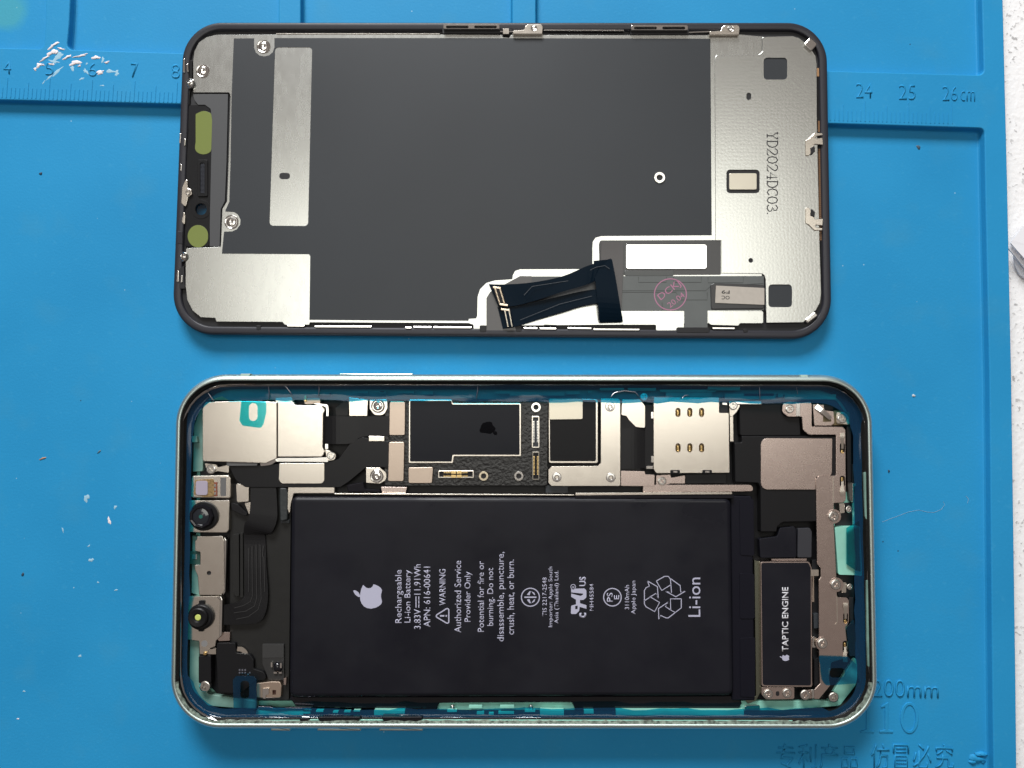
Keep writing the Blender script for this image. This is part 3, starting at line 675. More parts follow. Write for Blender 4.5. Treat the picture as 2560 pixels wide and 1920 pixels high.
# --- right channel: folded display flex, clips
plate(SF, 'edge_flex', [(2044, 168), (2056, 168), (2064, 560), (2066, 720), (2056, 722), (2051, 600), (2045, 300)], 1.12, 1.4, FLEXB, scr, r=1)
plate(SF, 'flex_pad', [(2042, 170), (2057, 170), (2057, 191), (2042, 191)], 1.4, 1.5, mat('copper_pad', (.42, .24, .12), .4, .4), scr, r=1)
plate(SF, 'flex_pad', [(2045, 302), (2056, 302), (2056, 330), (2045, 330)], 1.4, 1.46, COPPER, scr)
joined(SF, 'flex_fingers', [(2046 + (k * .04), 372 + k * 4.6, 2058 + (k * .05), 375.2 + k * 4.6, 1.4, 1.46) for k in range(50)], COPPER, scr)
for dy, s in ((0, 1), (1, -1)):
    y = 332 if s == 1 else 576
    clip('flex_clip', [(2036, y), (2056, y), (2057, y + s * 6), (2040, y + s * 8), (2038, y + s * 14), (2057, y + s * 12), (2058, y + s * 30), (2036, y + s * 28), (2035, y + s * 40), (2022, y + s * 58), (2014, y + s * 56), (2014, y + s * 18), (2022, y + s * 14)], 1.9, 2.25, NICKEL, r=2, b=.1)
    clip('clip_spring', [(2026, y + s * 38), (2037, y + s * 32), (2038, y + s * 46), (2028, y + s * 56)], 2.0, 2.4, DEEP, r=2)
# --- display driver flex in its window
plate(SF, 'flex_window', [(1497, 612, 8), (1500, 601, 6), (1802, 600), (1802, 687), (1560, 688), (1552, 700), (1500, 700)], BPZ, BPZ + .05, mat('window_black', (.03, .03, .032), .25), scr, r=2, b=.02)
ribbon(SF, 'folded_flex', [(1503, 605), (1502, 650), (1498, 720), (1495, 800)], [(1558, 605), (1558, 650), (1556, 720), (1552, 800)], [BPZ + .45, BPZ + .5, BPZ + .4, BPZ + .35], FLEXBR, scr)
plate(SF, 'white_stiffener', rect(1565, 611, 1767, 672, 6), BPZ + .05, BPZ + .3, WHITEP, scr, b=.06)
plate(SF, 'flex_panel', [(1552, 690), (1910, 690), (1910, 776), (1769, 776), (1769, 824), (1711, 824), (1711, 777), (1552, 777)], BPZ, BPZ + .16, FLEXG, scr, r=2, b=.04)
pan = scr.children[-1]
plate(SF, 'flex_step', rp([(1560, 676), (1685, 676), (1685, 690), (1562, 690)], 5), BPZ + .05, BPZ + .18, mat('flex_step', (.05, .055, .055), .3), scr)
stroke(SF, 'trace', [[(1596, 692), (1596, 706), (1666, 706), (1666, 692)], [(1684, 692), (1684, 706), (1753, 706), (1753, 692)], [(1770, 692), (1770, 707), (1858, 707), (1858, 692)], [(1555, 727), (1764, 727), (1776, 716), (1908, 709)],
                     [(1555, 731), (1690, 731), (1700, 750), (1768, 750), (1768, 731)], [(1655, 756), (1656, 775)]], 1.6, BPZ + .16, mat('trace_dark', (.03, .035, .035), .4), pan, h=.015)
plate(SF, 'plate_window', [(1556, 781), (1710, 778), (1710, 826), (1640, 826), (1640, 812), (1556, 812)], BPZ, BPZ + .06, STEEL, scr, r=3)
plate(SF, 'plate_window', [(1770, 778), (1908, 778), (1908, 808), (1850, 808), (1846, 814), (1778, 812), (1770, 806)], BPZ, BPZ + .06, STEEL, scr, r=3)
stroke(SF, 'stamp_ring', [circ(1676, 736, 40, 40, 39)], 2.6, BPZ + .165, INKPINK, pan, h=.012, closed=True)
import types
def rot_text(f, name, body, cu_, cv_, w, h, deg, z, m, parent, th=.012, bold=0.0):
    o = text(f, name, body, (cu_ - w / 2, cv_ - h / 2, cu_ + w / 2, cv_ + h / 2), z, m, parent, 0, th, bold)
    c = Vector((*f.P(cu_, cv_, z), 0)) * .001; a = R(deg); q = Matrix.Translation(c) @ Matrix.Rotation(a, 4, 'Z') @ Matrix.Translation(-c)
    o.data.transform(q); return o
rot_text(SF, 'stamp_text', 'DCKJ', 1674, 727, 64, 22, 38, BPZ + .165, INKPINK, pan)
rot_text(SF, 'stamp_text', '20.04', 1690, 750, 48, 14, 38, BPZ + .165, INKPINK, pan)
plate(SF, 'component_tray', [(1776, 712), (1786, 708), (1910, 712), (1910, 771), (1778, 773)], BPZ + .16, BPZ + .4, mat('tray_black', (.02, .02, .022), .3), scr, r=4, b=.1)
stk = plate(SF, 'paper_label', [(1790, 714), (1911, 720), (1911, 762), (1788, 757)], BPZ + .45, BPZ + .6, STICK, scr, r=1, b=.02)
rot_text(SF, 'printed_text', 'F9', 1814, 730, 20, 9, 178, BPZ + .6, INKBLK, stk, bold=.01)
rot_text(SF, 'printed_text', 'OC', 1814, 744, 20, 9, 178, BPZ + .6, INKBLK, stk, bold=.01)
# --- connector flex tail at the lower edge and the big two-armed flex cable
plate(SF, 'flex_tail', [(1216, 745), (1225, 730), (1240, 722), (1300, 690), (1330, 690), (1330, 760), (1296, 800), (1295, 828), (1216, 828)], BPZ, BPZ + .1, mat('tail_film', (.075, .072, .072), .3), scr, r=3, b=.03)
plate(SF, 'tail_slot', [(1305, 691, 4), (1490, 691), (1490, 742), (1305, 760)], BPZ + .001, BPZ + .06, mat('slot_grey', (.06, .065, .07), .35), scr, r=2, b=.02)
cab = ribbon(SF, 'flex_cable', [(1222, 710), (1262, 711), (1330, 706), (1405, 691), (1470, 664), (1528, 646)], [(1246, 767), (1290, 764), (1350, 748), (1410, 728), (1465, 712), (1492, 700)], [2.6, 2.7, 3.4, 4.0, 4.1, 3.7], NAVY, scr, th=.16)
ribbon(SF, 'flex_cable', [(1244, 768), (1290, 766), (1350, 752), (1410, 738), (1455, 728), (1497, 722)], [(1257, 822), (1290, 816), (1350, 797), (1410, 779), (1455, 765), (1498, 757)], [2.1, 2.3, 2.7, 3.0, 3.1, 3.2], NAVY, scr, th=.16)
ribbon(SF, 'flex_cable', [(1484, 652), (1488, 700), (1494, 755), (1498, 800), (1502, 807)], [(1530, 648), (1540, 700), (1550, 760), (1557, 800), (1556, 805)], [3.75, 3.9, 3.8, 3.0, 2.3], NAVY, scr, th=.16)
stroke(SF, 'cable_trace', [[(1310, 738), (1330, 716), (1420, 702), (1490, 668), (1512, 664), (1524, 672)], [(1300, 800), (1400, 760), (1480, 740)]], 1.2, 4.05, mat('trace_navy', (.012, .02, .03), .3), cab, h=.01)
def connector(f, quadpts, z, name, parent, pinm, n, bodym):
    (ax_, ay_), (bx, by), (cx_, cy_), (dx, dy_) = quadpts      # a-b top edge, d-c bottom edge
    c = plate(f, name, quadpts, z, z + .35, bodym, parent, r=2, b=.08)
    bx_ = []
    for i in range(n):
        t = (i + .5) / n; u0 = ax_ + (dx - ax_) * t; v0 = ay_ + (dy_ - ay_) * t; u1 = bx + (cx_ - bx) * t; v1 = by + (cy_ - by) * t
        hh = abs(dy_ - ay_) / n * .3
        for s in (.17, .72): bx_.append((u0 + (u1 - u0) * s, v0 + (v1 - v0) * s - hh, u0 + (u1 - u0) * (s + .14), v0 + (v1 - v0) * (s + .14) + hh, z + .35, z + .42))
    joined(f, 'pin_row', bx_, pinm, c)
    return c
connector(SF, [(1231, 716), (1253, 717), (1266, 762), (1246, 763)], 2.72, 'connector', scr, mat('bronze_pin', (.55, .45, .34), .3, 1), 14, BLACKP)
connector(SF, [(1256, 770), (1276, 772), (1284, 816), (1266, 818)], 2.35, 'connector', scr, mat('bronze_pin2', (.55, .50, .42), .3, 1), 14, NAVY)
for u, v, z in ((1242, 719, 3.1), (1260, 762, 3.1), (1262, 774, 2.73)): plate(SF, 'connector_cap', quad_rot(u, v, 20, 5, 8, 1), z - .2, z + .03, mat('cap', (.6, .5, .4), .3, 1), scr)

# ================================================================== OPENED PHONE BODY
p_org = (*WF.P(1310, 1390, 0), 0.02)
PF = Frame(p_org)
ph = empty('opened_phone', p_org)
tag(ph, 'opened phone body without its screen, mint frame, black battery and circuit parts showing', 'phone')
ZO = 5.2
P_OUT = rp([(444, 935.5), (2176, 937), (2193, 1822), (427, 1820)], 128, 5)
p_out = ccw(PF.path(P_OUT, ZO))
# aluminium band: rounded outside, flat lip, straight inside wall
sweep(PF, 'frame_band', p_out, [(2.4, 0), (1.3, .25), (.55, .9), (.12, 2.0), (0, 3.2), (0, 5.0), (.10, 5.7), (.36, 6.4), (.75, 6.9), (1.15, 7.1), (1.52, 7.12), (1.6, 6.95), (1.75, 6.2), (1.9, 5.6), (2.0, 1.0)], ALU, ph)
link('back_glass', loft_mesh(inset(p_out, 2.3), [(.4, 0), (.05, .3), (0, .5)]), MINT, ph)
link('tray_floor', loft_mesh(inset(p_out, 1.95), [(0, .55), (0, 1.3)]), MINT, ph)
# black sealing gasket on the lip
sweep(PF, 'gasket', p_out, [(1.58, 6.72), (1.70, 6.92), (2.25, 6.62), (2.5, 6.0), (2.6, 4.3), (1.95, 4.3)], GASK, ph, smooth=False)
inner = sweep(PF, 'inner_liner', p_out, [(1.97, 4.25), (2.9, 4.2), (3.1, 3.0), (3.15, 1.35), (1.97, 1.35)], BLACKP, ph, smooth=False)
def rim_patch(name, sel, d0, d1, z0, z1, m):
    a, b_ = inset(p_out, d0), inset(p_out, d1); n = len(a); V = []; Fc = []
    idx = [i for i in range(n) if sel(p_out[i])]
    ks = sorted(idx); gap = max(range(len(ks)), key=lambda q: (ks[q] - ks[q - 1]) % n); ks = ks[gap:] + ks[:gap]
    dense = []
    for q in range(len(ks) - 1):
        A0, A1, B0, B1 = Vector(a[ks[q]]), Vector(a[ks[q + 1]]), Vector(b_[ks[q]]), Vector(b_[ks[q + 1]])
        c = max(1, int((A1 - A0).length / 1.2))
        for t in range(c): dense.append((A0.lerp(A1, t / c), B0.lerp(B1, t / c)))
    rn = random.Random(11)
    for p, q in dense:
        q = q.lerp(p, rn.uniform(0, .45))
        V += [(p.x, p.y, z0), (q.x, q.y, z1), (q.x, q.y, z1 - .3), (p.x, p.y, z0 - .3)]
    for i in range(len(dense) - 1):
        for k in range(4): k2 = (k + 1) % 4; Fc.append((i * 4 + k, i * 4 + k2, i * 4 + 4 + k2, i * 4 + 4 + k))
    return link(name, mesh_from(V, Fc), m, ph)
xs_, ys_ = [p[0] for p in p_out], [p[1] for p in p_out]
rim_patch('worn_sealant', lambda p: p[1] < min(ys_) + 11 or (p[0] > max(xs_) - 11 and p[1] < max(ys_) - 22), 1.6, 2.35, 7.0, 6.88, mat('worn_sealant', (.16, .20, .165), .55, bump=(1800, 6e-5), vary=(1500, .85)))
# antenna bands, side buttons
for pts in ([(606, 935), (630, 935), (622, 951), (606, 951)], [(1996, 938), (2014, 938), (2020, 953), (2004, 953)]):
    plate(PF, 'antenna_band', pts, 5.0, 6.62, BAND, ph, b=.02, zp=5.6)
plate(PF, 'antenna_band', [(586, 1812), (610, 1812), (606, 1821), (588, 1821)], 4.4, 6.3, BAND, ph, b=.02)
plate(PF, 'antenna_band', [(2016, 1812), (2036, 1812), (2032, 1822.5), (2018, 1822.5)], 4.4, 6.3, BAND, ph, b=.02)
plate(PF, 'side_button', [(847, 933), (1034, 933), (1030, 941), (851, 941)], 3.0, 5.2, ALU, ph, r=2, b=.3)
for a, b_ in ((674, 728), (790, 905), (945, 1060)):
    plate(PF, 'volume_button' if a > 700 else 'ring_switch', [(a, 1814), (b_, 1815), (b_ - 3, 1828.5), (a + 3, 1828)], 2.2, 4.6, ALU, ph, r=2, b=.3)
# mint inner ledges seen along the wall
for pts, z in (([(672, 955), (870, 956), (866, 962), (745, 963), (690, 961)], 6.3), ([(1885, 956), (1975, 957), (1968, 964), (1900, 963)], 6.3),
               ([(637, 1800), (760, 1800), (752, 1811), (740, 1813), (650, 1813)], 6.55), ([(770, 1799), (2000, 1801), (1960, 1813), (780, 1813)], 6.55),
               ([(2160, 1180), (2172, 1180), (2174, 1292), (2166, 1302), (2163, 1290)], 6.6), ([(2166, 1450), (2180, 1450), (2180, 1660), (2170, 1672), (2168, 1600)], 6.6)):
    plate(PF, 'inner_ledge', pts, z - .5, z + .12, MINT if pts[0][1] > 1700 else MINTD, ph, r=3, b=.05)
for pts, z in (([(474, 1095), (500, 1020), (507, 1020), (507, 1178), (476, 1180)], 3.2), ([(470, 1335), (500, 1345), (500, 1490), (470, 1480)], 3.0), ([(458, 1600), (498, 1600), (498, 1700), (520, 1735), (640, 1752), (640, 1775), (520, 1765), (470, 1715)], 3.2),
               ([(2080, 1230), (2150, 1230), (2152, 1320), (2080, 1320)], 3.0), ([(1850, 1752), (2070, 1752), (2100, 1700), (2140, 1640), (2150, 1700), (2100, 1765), (1850, 1785)], 3.0), ([(1095, 1752), (1440, 1756), (1436, 1780), (1090, 1780)], 2.8)):
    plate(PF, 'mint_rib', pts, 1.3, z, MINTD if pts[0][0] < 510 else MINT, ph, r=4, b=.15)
# black backing under the parts
plate(PF, 'backing_film', [(500, 1000), (2090, 1000), (2135, 1060), (2135, 1690), (2060, 1752), (560, 1752), (500, 1690)], 1.3, 2.2, BLACKP, ph, r=10)
plate(PF, 'black_liner', [(575, 1210), (728, 1210), (722, 1750), (640, 1750), (575, 1640)], 2.2, 3.2, WRAP, ph, r=4)

# ---- battery
bat_px = [(727, 1241, 15), (1829, 1244, 18), (1835, 1741, 18), (722, 1745, 18)]
bat_o = PF.path(rp(bat_px, 12, 5), 5.0)
bat = link('battery', loft_mesh(bat_o, [(0, 2.0), (0, 3.9), (.10, 4.5), (.35, 4.85), (.7, 5.03), (1.05, 5.1)], smooth=False), BATT, ph)
plate(PF, 'battery_flap', [(1826, 1238, 6), (1881, 1240, 6), (1888, 1752, 4), (1830, 1752, 4)], 2.2, 4.0, BATT2, bat, b=.3)
for pts in ([(1848, 1247), (1884, 1247), (1886, 1390), (1851, 1388)], [(1849, 1433), (1886, 1435), (1887, 1547), (1850, 1547)], [(1850, 1595), (1888, 1593), (1888, 1744), (1851, 1742)]):
    plate(PF, 'battery_tab', pts, 4.0, 4.15, BATT2, bat, r=5, b=.05)
plate(PF, 'battery_skirt', [(722, 1742), (1838, 1740), (1856, 1758), (1846, 1772), (1440, 1778), (1430, 1756), (1098, 1758), (1092, 1774), (740, 1768)], 2.2, 3.5, GLOSSB, bat, r=4, b=.2)
BZ = 5.1
LET = lambda s, x0, x1, y0, y1, bold=.006: text(PF, 'printed_text', s, (x0, y0, x1, y1), BZ, INKLAV, bat, rot=90, h=.02, bold=bold)
LET('Rechargeable', 988, 1009, 1425, 1558)
LET('Li-ion Battery', 1011, 1031, 1425, 1557)
LET('3.83V', 1035, 1052, 1523, 1573); LET('11.91Wh', 1035, 1052, 1411, 1487)
stroke(PF, 'printed_mark', [[(1040, 1491), (1040, 1519)], [(1047, 1491), (1047, 1499)], [(1047, 1501), (1047, 1509)], [(1047, 1511), (1047, 1519)]], 2.4, BZ, INKLAV, bat, h=.02)
LET('APN: 616-00641', 1059, 1076, 1417, 1568)
tri = rp([(1087, 1540), (1122, 1518), (1122, 1561)], 4)
stroke(PF, 'warning_triangle', [tri], 3, BZ, INKLAV, bat, h=.02, closed=True)
stroke(PF, 'printed_mark', [[(1100, 1539.5), (1111, 1539.5)], [(1114, 1539.5), (1117.5, 1539.5)]], 4, BZ, INKLAV, bat, h=.02)
LET('WARNING', 1098, 1114, 1423, 1514)
LET('Authorized Service', 1136, 1153, 1402, 1582)
LET('Provider Only', 1161, 1181, 1429, 1555)
LET('Potential for fire or', 1194, 1210, 1403, 1580)
LET('burning. Do not', 1218, 1238, 1420, 1565)
LET('disassemble, puncture,', 1243, 1265, 1380, 1604)
LET('crush, heat, or burn.', 1268, 1288, 1399, 1587)
stroke(PF, 'printed_ring', [circ(1326, 1493, 22.5, 32)], 2.6, BZ, INKLAV, bat, h=.02, closed=True)
stroke(PF, 'printed_mark', [[(1311, 1493), (1341, 1493)]], 3.4, BZ, INKLAV, bat, h=.02)
for s in (-1, 1):
    plate(PF, 'printed_mark', [(1317, 1493 + s * 6), (1324, 1493 + s * 15), (1327, 1493 + s * 15), (1324, 1493 + s * 5)], BZ, BZ + .02, INKLAV, bat, b=.004)
    plate(PF, 'printed_mark', [(1335, 1493 + s * 6), (1328, 1493 + s * 15), (1336, 1493 + s * 11), (1338, 1493 + s * 5)], BZ, BZ + .02, INKLAV, bat, b=.004)
LET('TIS 2217-2548', 1356, 1367, 1444, 1541); LET('Importer: Apple South', 1371, 1384, 1417, 1568); LET('Asia (Thailand) Ltd.', 1386, 1399, 1427, 1559)
# component-recognition mark: mirrored R and U, slanted
ru = [(1427, 1535, 3), (1428, 1514, 3), (1440, 1511), (1440, 1499), (1428, 1492), (1428, 1484), (1452, 1490, 4), (1458, 1486, 3), (1457, 1484), (1428, 1481), (1428, 1472), (1461, 1471, 4), (1466, 1476, 4), (1466, 1494, 5), (1458, 1500), (1450, 1500), (1450, 1508), (1466, 1513), (1466, 1522), (1449, 1517), (1448, 1527, 4), (1440, 1535, 3)]
plate(PF, 'printed_mark', ru, BZ, BZ + .02, INKLAV, bat, b=.004, holes=[rp([(1438, 1523), (1444, 1523), (1444, 1514), (1438, 1515)], 1)])
LET('c', 1448, 1466, 1532, 1545, .03); LET('US', 1448, 1465, 1442, 1466, .03)
stroke(PF, 'printed_ring', [circ(1433, 1467, 6, 16)], 1.5, BZ, INKLAV, bat, h=.02, closed=True); LET('R', 1430, 1436.5, 1464.5, 1470, .0)
LET('MH45584', 1474, 1484, 1460, 1527)
stroke(PF, 'printed_ring', [circ(1531, 1493, 22, 32)], 2.6, BZ, INKLAV, bat, h=.02, closed=True)
LET('PS', 1517, 1532, 1482, 1505, .012); LET('E', 1535, 1548, 1488, 1499, .012)
LET('3110mAh', 1562, 1573, 1463, 1524); LET('Apple Japan', 1578, 1592, 1452, 1536)
# recycling loop: three folded arrows in outline
z4 = lambda p: [(1200 + x * .27125, 1350 + y * .27125) for x, y in p]
stroke(PF, 'recycling_arrow', [z4([(1545, 378), (1560, 425), (1530, 440), (1515, 465), (1515, 590), (1530, 615), (1610, 660), (1655, 575), (1570, 525), (1515, 560)]), z4([(1545, 378), (1635, 430), (1643, 540), (1622, 492), (1560, 528)])], 2.2, BZ, INKLAV, bat, h=.02)
stroke(PF, 'recycling_arrow', [z4([(1625, 378), (1700, 335), (1735, 335), (1755, 360), (1765, 485), (1710, 472), (1805, 523), (1895, 470), (1850, 480), (1845, 420), (1755, 355)]), z4([(1625, 378), (1675, 465), (1760, 412)])], 2.2, BZ, INKLAV, bat, h=.02)
stroke(PF, 'recycling_arrow', [z4([(1855, 542), (1755, 542), (1757, 645), (1800, 668), (1855, 625), (1855, 542)]), z4([(1800, 668), (1735, 718), (1715, 718), (1665, 695), (1648, 732), (1645, 632), (1735, 572), (1708, 612), (1757, 645)])], 2.2, BZ, INKLAV, bat, h=.02)
LET('Li-ion', 1721, 1751, 1444, 1542, .0)
def bite_logo(f, x0, y0, x1, y1, z, parent, name, m):
    """the bitten-fruit emblem lying on its side, leaf to the left; box in photo pixels"""
    def q(p): return [(x0 + (x1 - x0) * a, y0 + (y1 - y0) * b_) for a, b_ in p]
    body = [(.235, .50), (.245, .38), (.27, .22), (.31, .10), (.345, .02), (.40, .085), (.47, .145), (.54, .16), (.61, .145), (.67, .09), (.70, .0), (.78, .02), (.88, .075), (.96, .15), (1.0, .235),
            (.985, .33), (.965, .42), (.965, .53), (.985, .62), (1.0, .71), (.975, .80), (.90, .88), (.78, .955), (.62, .995), (.48, .97), (.37, .90), (.29, .78), (.245, .64)]
    leaf = [(0, .26), (.05, .235), (.12, .27), (.19, .34), (.235, .44), (.235, .515), (.17, .51), (.09, .44), (.03, .35)]
    plate(f, name, q(body), z, z + .02, m, parent, b=.004); plate(f, name, q(leaf), z, z + .02, m, parent, b=.004)
bite_logo(PF, 883, 1461, 955, 1522, BZ, bat, 'printed_emblem', INKLAV)

# ---- rear camera block (upper left)
CZ = 5.25
camb = plate(PF, 'camera_cover', [(506, 1022, 8), (512, 1005, 10), (600, 1002), (692, 1005), (692, 1146), (678, 1152, 4), (665, 1158), (600, 1156), (506, 1153, 5)], 2.2, CZ, NICKEL, ph, b=.12)
plate(PF, 'camera_cover', [(694, 1004), (724, 1004), (741, 1013, 4), (803, 1014), (812, 1022, 5), (812, 1028), (808, 1034), (807, 1118), (812, 1128), (806, 1142, 8), (694, 1142)], 2.2, CZ - .04, NICKEL, ph, b=.12)
ribbon(PF, 'cover_rail', [(650, 1158), (672, 1154), (684, 1147), (698, 1145), (760, 1145), (818, 1143)], [(652, 1165), (676, 1162), (690, 1154), (700, 1154), (760, 1154), (820, 1155)], [4.6, 4.8, 4.9, 4.9, 4.9, 4.9], BRIGHT, ph, th=.5)
plate(PF, 'cover_lug', [(812, 1122), (822, 1126, 6), (840, 1134, 9), (838, 1150, 9), (818, 1152)], 3.5, 4.7, NICKEL, ph, r=3)
screw(PF, ph, 827, 1139, 10, 4.8)
ribbon(PF, 'bent_wire', [(786, 1006), (806, 1010), (818, 1012), (821, 1022), (821, 1040)], [(786, 1010), (804, 1014), (813, 1017), (816, 1024), (816, 1040)], [4.6] * 5, BRIGHT, ph, th=.4)
ribbon(PF, 'bent_wire', [(813, 1110), (813, 1122)], [(820, 1110), (820, 1122)], [4.6, 4.6], BRIGHT, ph, th=.4)
plate(PF, 'contact_block', [(758, 997), (800, 994), (801, 1008), (762, 1010)], 3.0, 4.6, CHIPC, ph, r=2)
plate(PF, 'contact_pin', [(761, 990), (766, 990), (766, 1004), (761, 1004)], 4.0, 5.0, GOLD, ph)
plate(PF, 'bracket_arm', [(688, 995), (730, 993), (732, 1004), (740, 1010), (690, 1008)], 3.0, 4.6, NICKEL, ph, r=2)
plate(PF, 'ground_spring', [(511, 1158), (540, 1161), (545, 1168), (573, 1161), (572, 1182), (545, 1178), (520, 1184)], 3.0, 4.3, NICKEL, ph, r=2)
screw(PF, ph, 527.5, 1173, 12, 4.5)
plate(PF, 'flex_cover', [(565, 1153), (645, 1152), (643, 1164), (568, 1165)], 4.0, 5.0, mat('flex_cover', (.10, .10, .10), .35), ph, r=2)
plate(PF, 'mint_wall_lug', [(478, 1090), (492, 1090), (494, 1106), (480, 1106)], 3.2, 4.2, MINTD, ph, r=2)
# camera flexes
ribbon(PF, 'camera_flex', [(808, 1040), (840, 1040), (880, 1041), (905, 1041), (974, 1040)], [(808, 1109), (840, 1110), (880, 1108), (905, 1092), (974, 1090)], [4.2, 4.9, 4.6, 4.5, 4.6], FLEXB, ph)
plate(PF, 'camera_flex', [(573, 1166), (700, 1160), (815, 1157), (846, 1148, 8), (878, 1105, 12), (905, 1093), (972, 1104), (972, 1168), (915, 1168), (872, 1204, 10), (850, 1218), (612, 1218, 18), (588, 1198, 10)], 4.3, 4.55, FLEXB, ph, r=2, b=.05)
plate(PF, 'flex_stiffener', [(698, 1158), (811, 1158), (811, 1202, 9), (804, 1209, 9), (704, 1209, 9), (697, 1200, 9)], 4.55, 4.72, NICKEL, ph, r=2)
plate(PF, 'metal_pad', [(872, 993), (920, 1000), (918, 1040), (873, 1040)], 3.0, 4.7, NICKEL, ph, r=2)
plate(PF, 'screw_tab', [(924, 1000), (968, 998), (969, 1020, 14), (960, 1038, 14), (936, 1038, 12), (924, 1022)], 3.0, 4.6, NICKEL, ph, r=2)
put(PF, 'standoff', ME_DOME, 945, 1015, 4.75, ph, PF.mm(945, 1015, 5, 17))
plate(PF, 'metal_pad', [(922, 1090), (961, 1091), (961, 1103), (922, 1103)], 4.5, 4.75, NICKEL, ph, r=1)
plate(PF, 'screw_tab', [(915, 1169), (950, 1169), (966, 1182, 12), (966, 1200, 12), (950, 1209, 8), (915, 1207)], 3.0, 4.6, NICKEL, ph, r=2)
put(PF, 'standoff', ME_DOME, 942, 1190, 4.75, ph, PF.mm(942, 1190, 5, 17))
plate(PF, 'flex_fold', [(838, 1020), (872, 994), (870, 1040), (840, 1040)], 3.0, 4.4, WRAP, ph, r=2)
plate(PF, 'flex_fold', [(866, 1212), (908, 1205), (912, 1222), (950, 1224), (952, 1231), (870, 1230)], 3.0, 4.2, GLOSSB, ph, r=3, b=.2)
plate(PF, 'trim_strip', [(720, 1218), (836, 1218), (836, 1233), (734, 1233), (727, 1260), (724, 1290), (718, 1270)], 3.0, 4.3, NICKEL, ph, r=2)
plate(PF, 'trim_strip', [(952, 1217), (1018, 1218), (1014, 1232), (955, 1231)], 3.0, 4.1, WARMST, ph, r=1)
plate(PF, 'trim_wire', [(836, 1233), (1436, 1236), (1436, 1239), (836, 1236.5)], 3.0, 4.4, NICKEL, ph)
plate(PF, 'trim_strip', [(1438, 1232), (1830, 1230), (1831, 1236), (1438, 1239)], 3.5, 4.9, NICKEL, ph, b=.1)
plate(PF, 'trim_strip', [(1608, 1212), (1880, 1212, 10), (1885, 1228, 6), (1836, 1229), (1607, 1230)], 3.0, 4.5, WARMST, ph, r=3)
plate(PF, 'tape_strip', [(1438, 1240), (1835, 1238), (1834, 1246), (1438, 1246)], 3.5, 5.0, GLOSSB, ph, b=.1)
plate(PF, 'grey_pad', [(1364, 1214), (1420, 1215), (1420, 1232), (1364, 1232)], 3.0, 3.8, GRAPH, ph)

# ---- logic board
lb = plate(PF, 'logic_board', [(962, 998), (1370, 998), (1368, 1214), (962, 1214)], 2.6, 4.2, RESIN, ph, r=3)
LZ = 4.2
CH = lambda pts, h=.55, m=CHIPC, r=4: plate(PF, 'chip', pts, LZ, LZ + h, m, lb, r=r, b=.08)
CH([(974, 1004), (1013, 1004), (1012, 1088), (973, 1088)]); CH([(972, 1105), (1011, 1105), (1009, 1203), (970, 1203)]); CH([(1021, 1169), (1083, 1168), (1080, 1208), (1021, 1208)])
soc = [(1022, 999), (1130, 999), (1132, 1008), (1303, 1008), (1303, 1141), (1135, 1141), (1133, 1158), (1021, 1158)]
plate(PF, 'shield_can', soc, LZ, LZ + .5, NICKEL, lb, r=3, b=.1)
plate(PF, 'shield_tape', [(1025, 1002), (1129, 1002), (1130, 1011), (1299, 1011), (1299, 1137), (1131, 1137), (1129, 1154), (1025, 1154)], LZ + .5, LZ + .58, SHIELD, lb, r=3, b=.03)
for u, v, rx, ry, sd in ((1219, 1070, 1.55, 1.5, 3), (1238, 1083, .5, .4, 5)):
    put(PF, 'ink_smudge', blob_mesh(rx, ry, .02, sd, 22, .22), u, v, LZ + .581, lb, m=mat('smudge_black', (.001, .001, .002), .5, spec=.05, bump=(2500, 3e-5)))
plate(PF, 'shield_can', [(1371, 997), (1495, 997), (1495, 1158), (1372, 1158)], LZ, LZ + .45, NICKEL, lb, r=5, b=.1)
plate(PF, 'shield_tape', [(1374, 1000), (1490, 1000), (1490, 1153), (1375, 1153)], LZ + .45, LZ + .52, mat('shield_tape_black', (.008, .008, .009), .35, spec=.15), lb, r=4, b=.03)
plate(PF, 'shield_lid', [(1372, 997), (1457, 997), (1457, 1048), (1373, 1049)], LZ + .5, LZ + .72, mat('pale_can', (.70, .65, .54), .38, 1), lb, r=4)
for u, v, me in ((1340, 1018, ME_STAND), (1209, 1190, ME_GOLDST), (1297, 1190, ME_STAND)):
    put(PF, 'standoff', me, u, v, LZ + .3, lb, PF.mm(u, v, 4.5, 12.5))
    plate(PF, 'standoff_core', circ(u, v, 5, 10), LZ, LZ + .12, DEEP, lb, b=.01)
def board_connector(u0, v0, u1, v1, vert, shell, pin, n, core):
    c = plate(PF, 'connector', rect(u0, v0, u1, v1, 3), LZ, LZ + .42, shell, lb, b=.08, holes=[rect(u0 + 3, v0 + 3, u1 - 3, v1 - 3)])
    joined(PF, 'connector_core', [(u0 + 2.5, v0 + 2.5, u1 - 2.5, v1 - 2.5, LZ + .01, LZ + .15)], core, lb, None)
    bx = []
    for i in range(n):
        t0 = .16 + .68 * i / n; t1 = t0 + .68 / n * .55
        for s in (.16, .66):
            if vert: bx.append((u0 + (u1 - u0) * s, v0 + (v1 - v0) * t0, u0 + (u1 - u0) * (s + .2), v0 + (v1 - v0) * t1, LZ + .15, LZ + .45))
            else: bx.append((u0 + (u1 - u0) * t0, v0 + (v1 - v0) * s, u0 + (u1 - u0) * t1, v0 + (v1 - v0) * (s + .2), LZ + .15, LZ + .45))
    joined(PF, 'pin_row', bx, pin, lb)
board_connector(1329, 1040, 1349, 1120, True, NICKEL, BRIGHT, 14, GRAPH)
board_connector(1330, 1129, 1349, 1200, True, mat('dark_shell', (.25, .23, .2), .35, 1), GOLD, 14, BLACKP)
board_connector(1095, 1176, 1185, 1195, False, NICKEL, GOLD, 13, BLACKP)
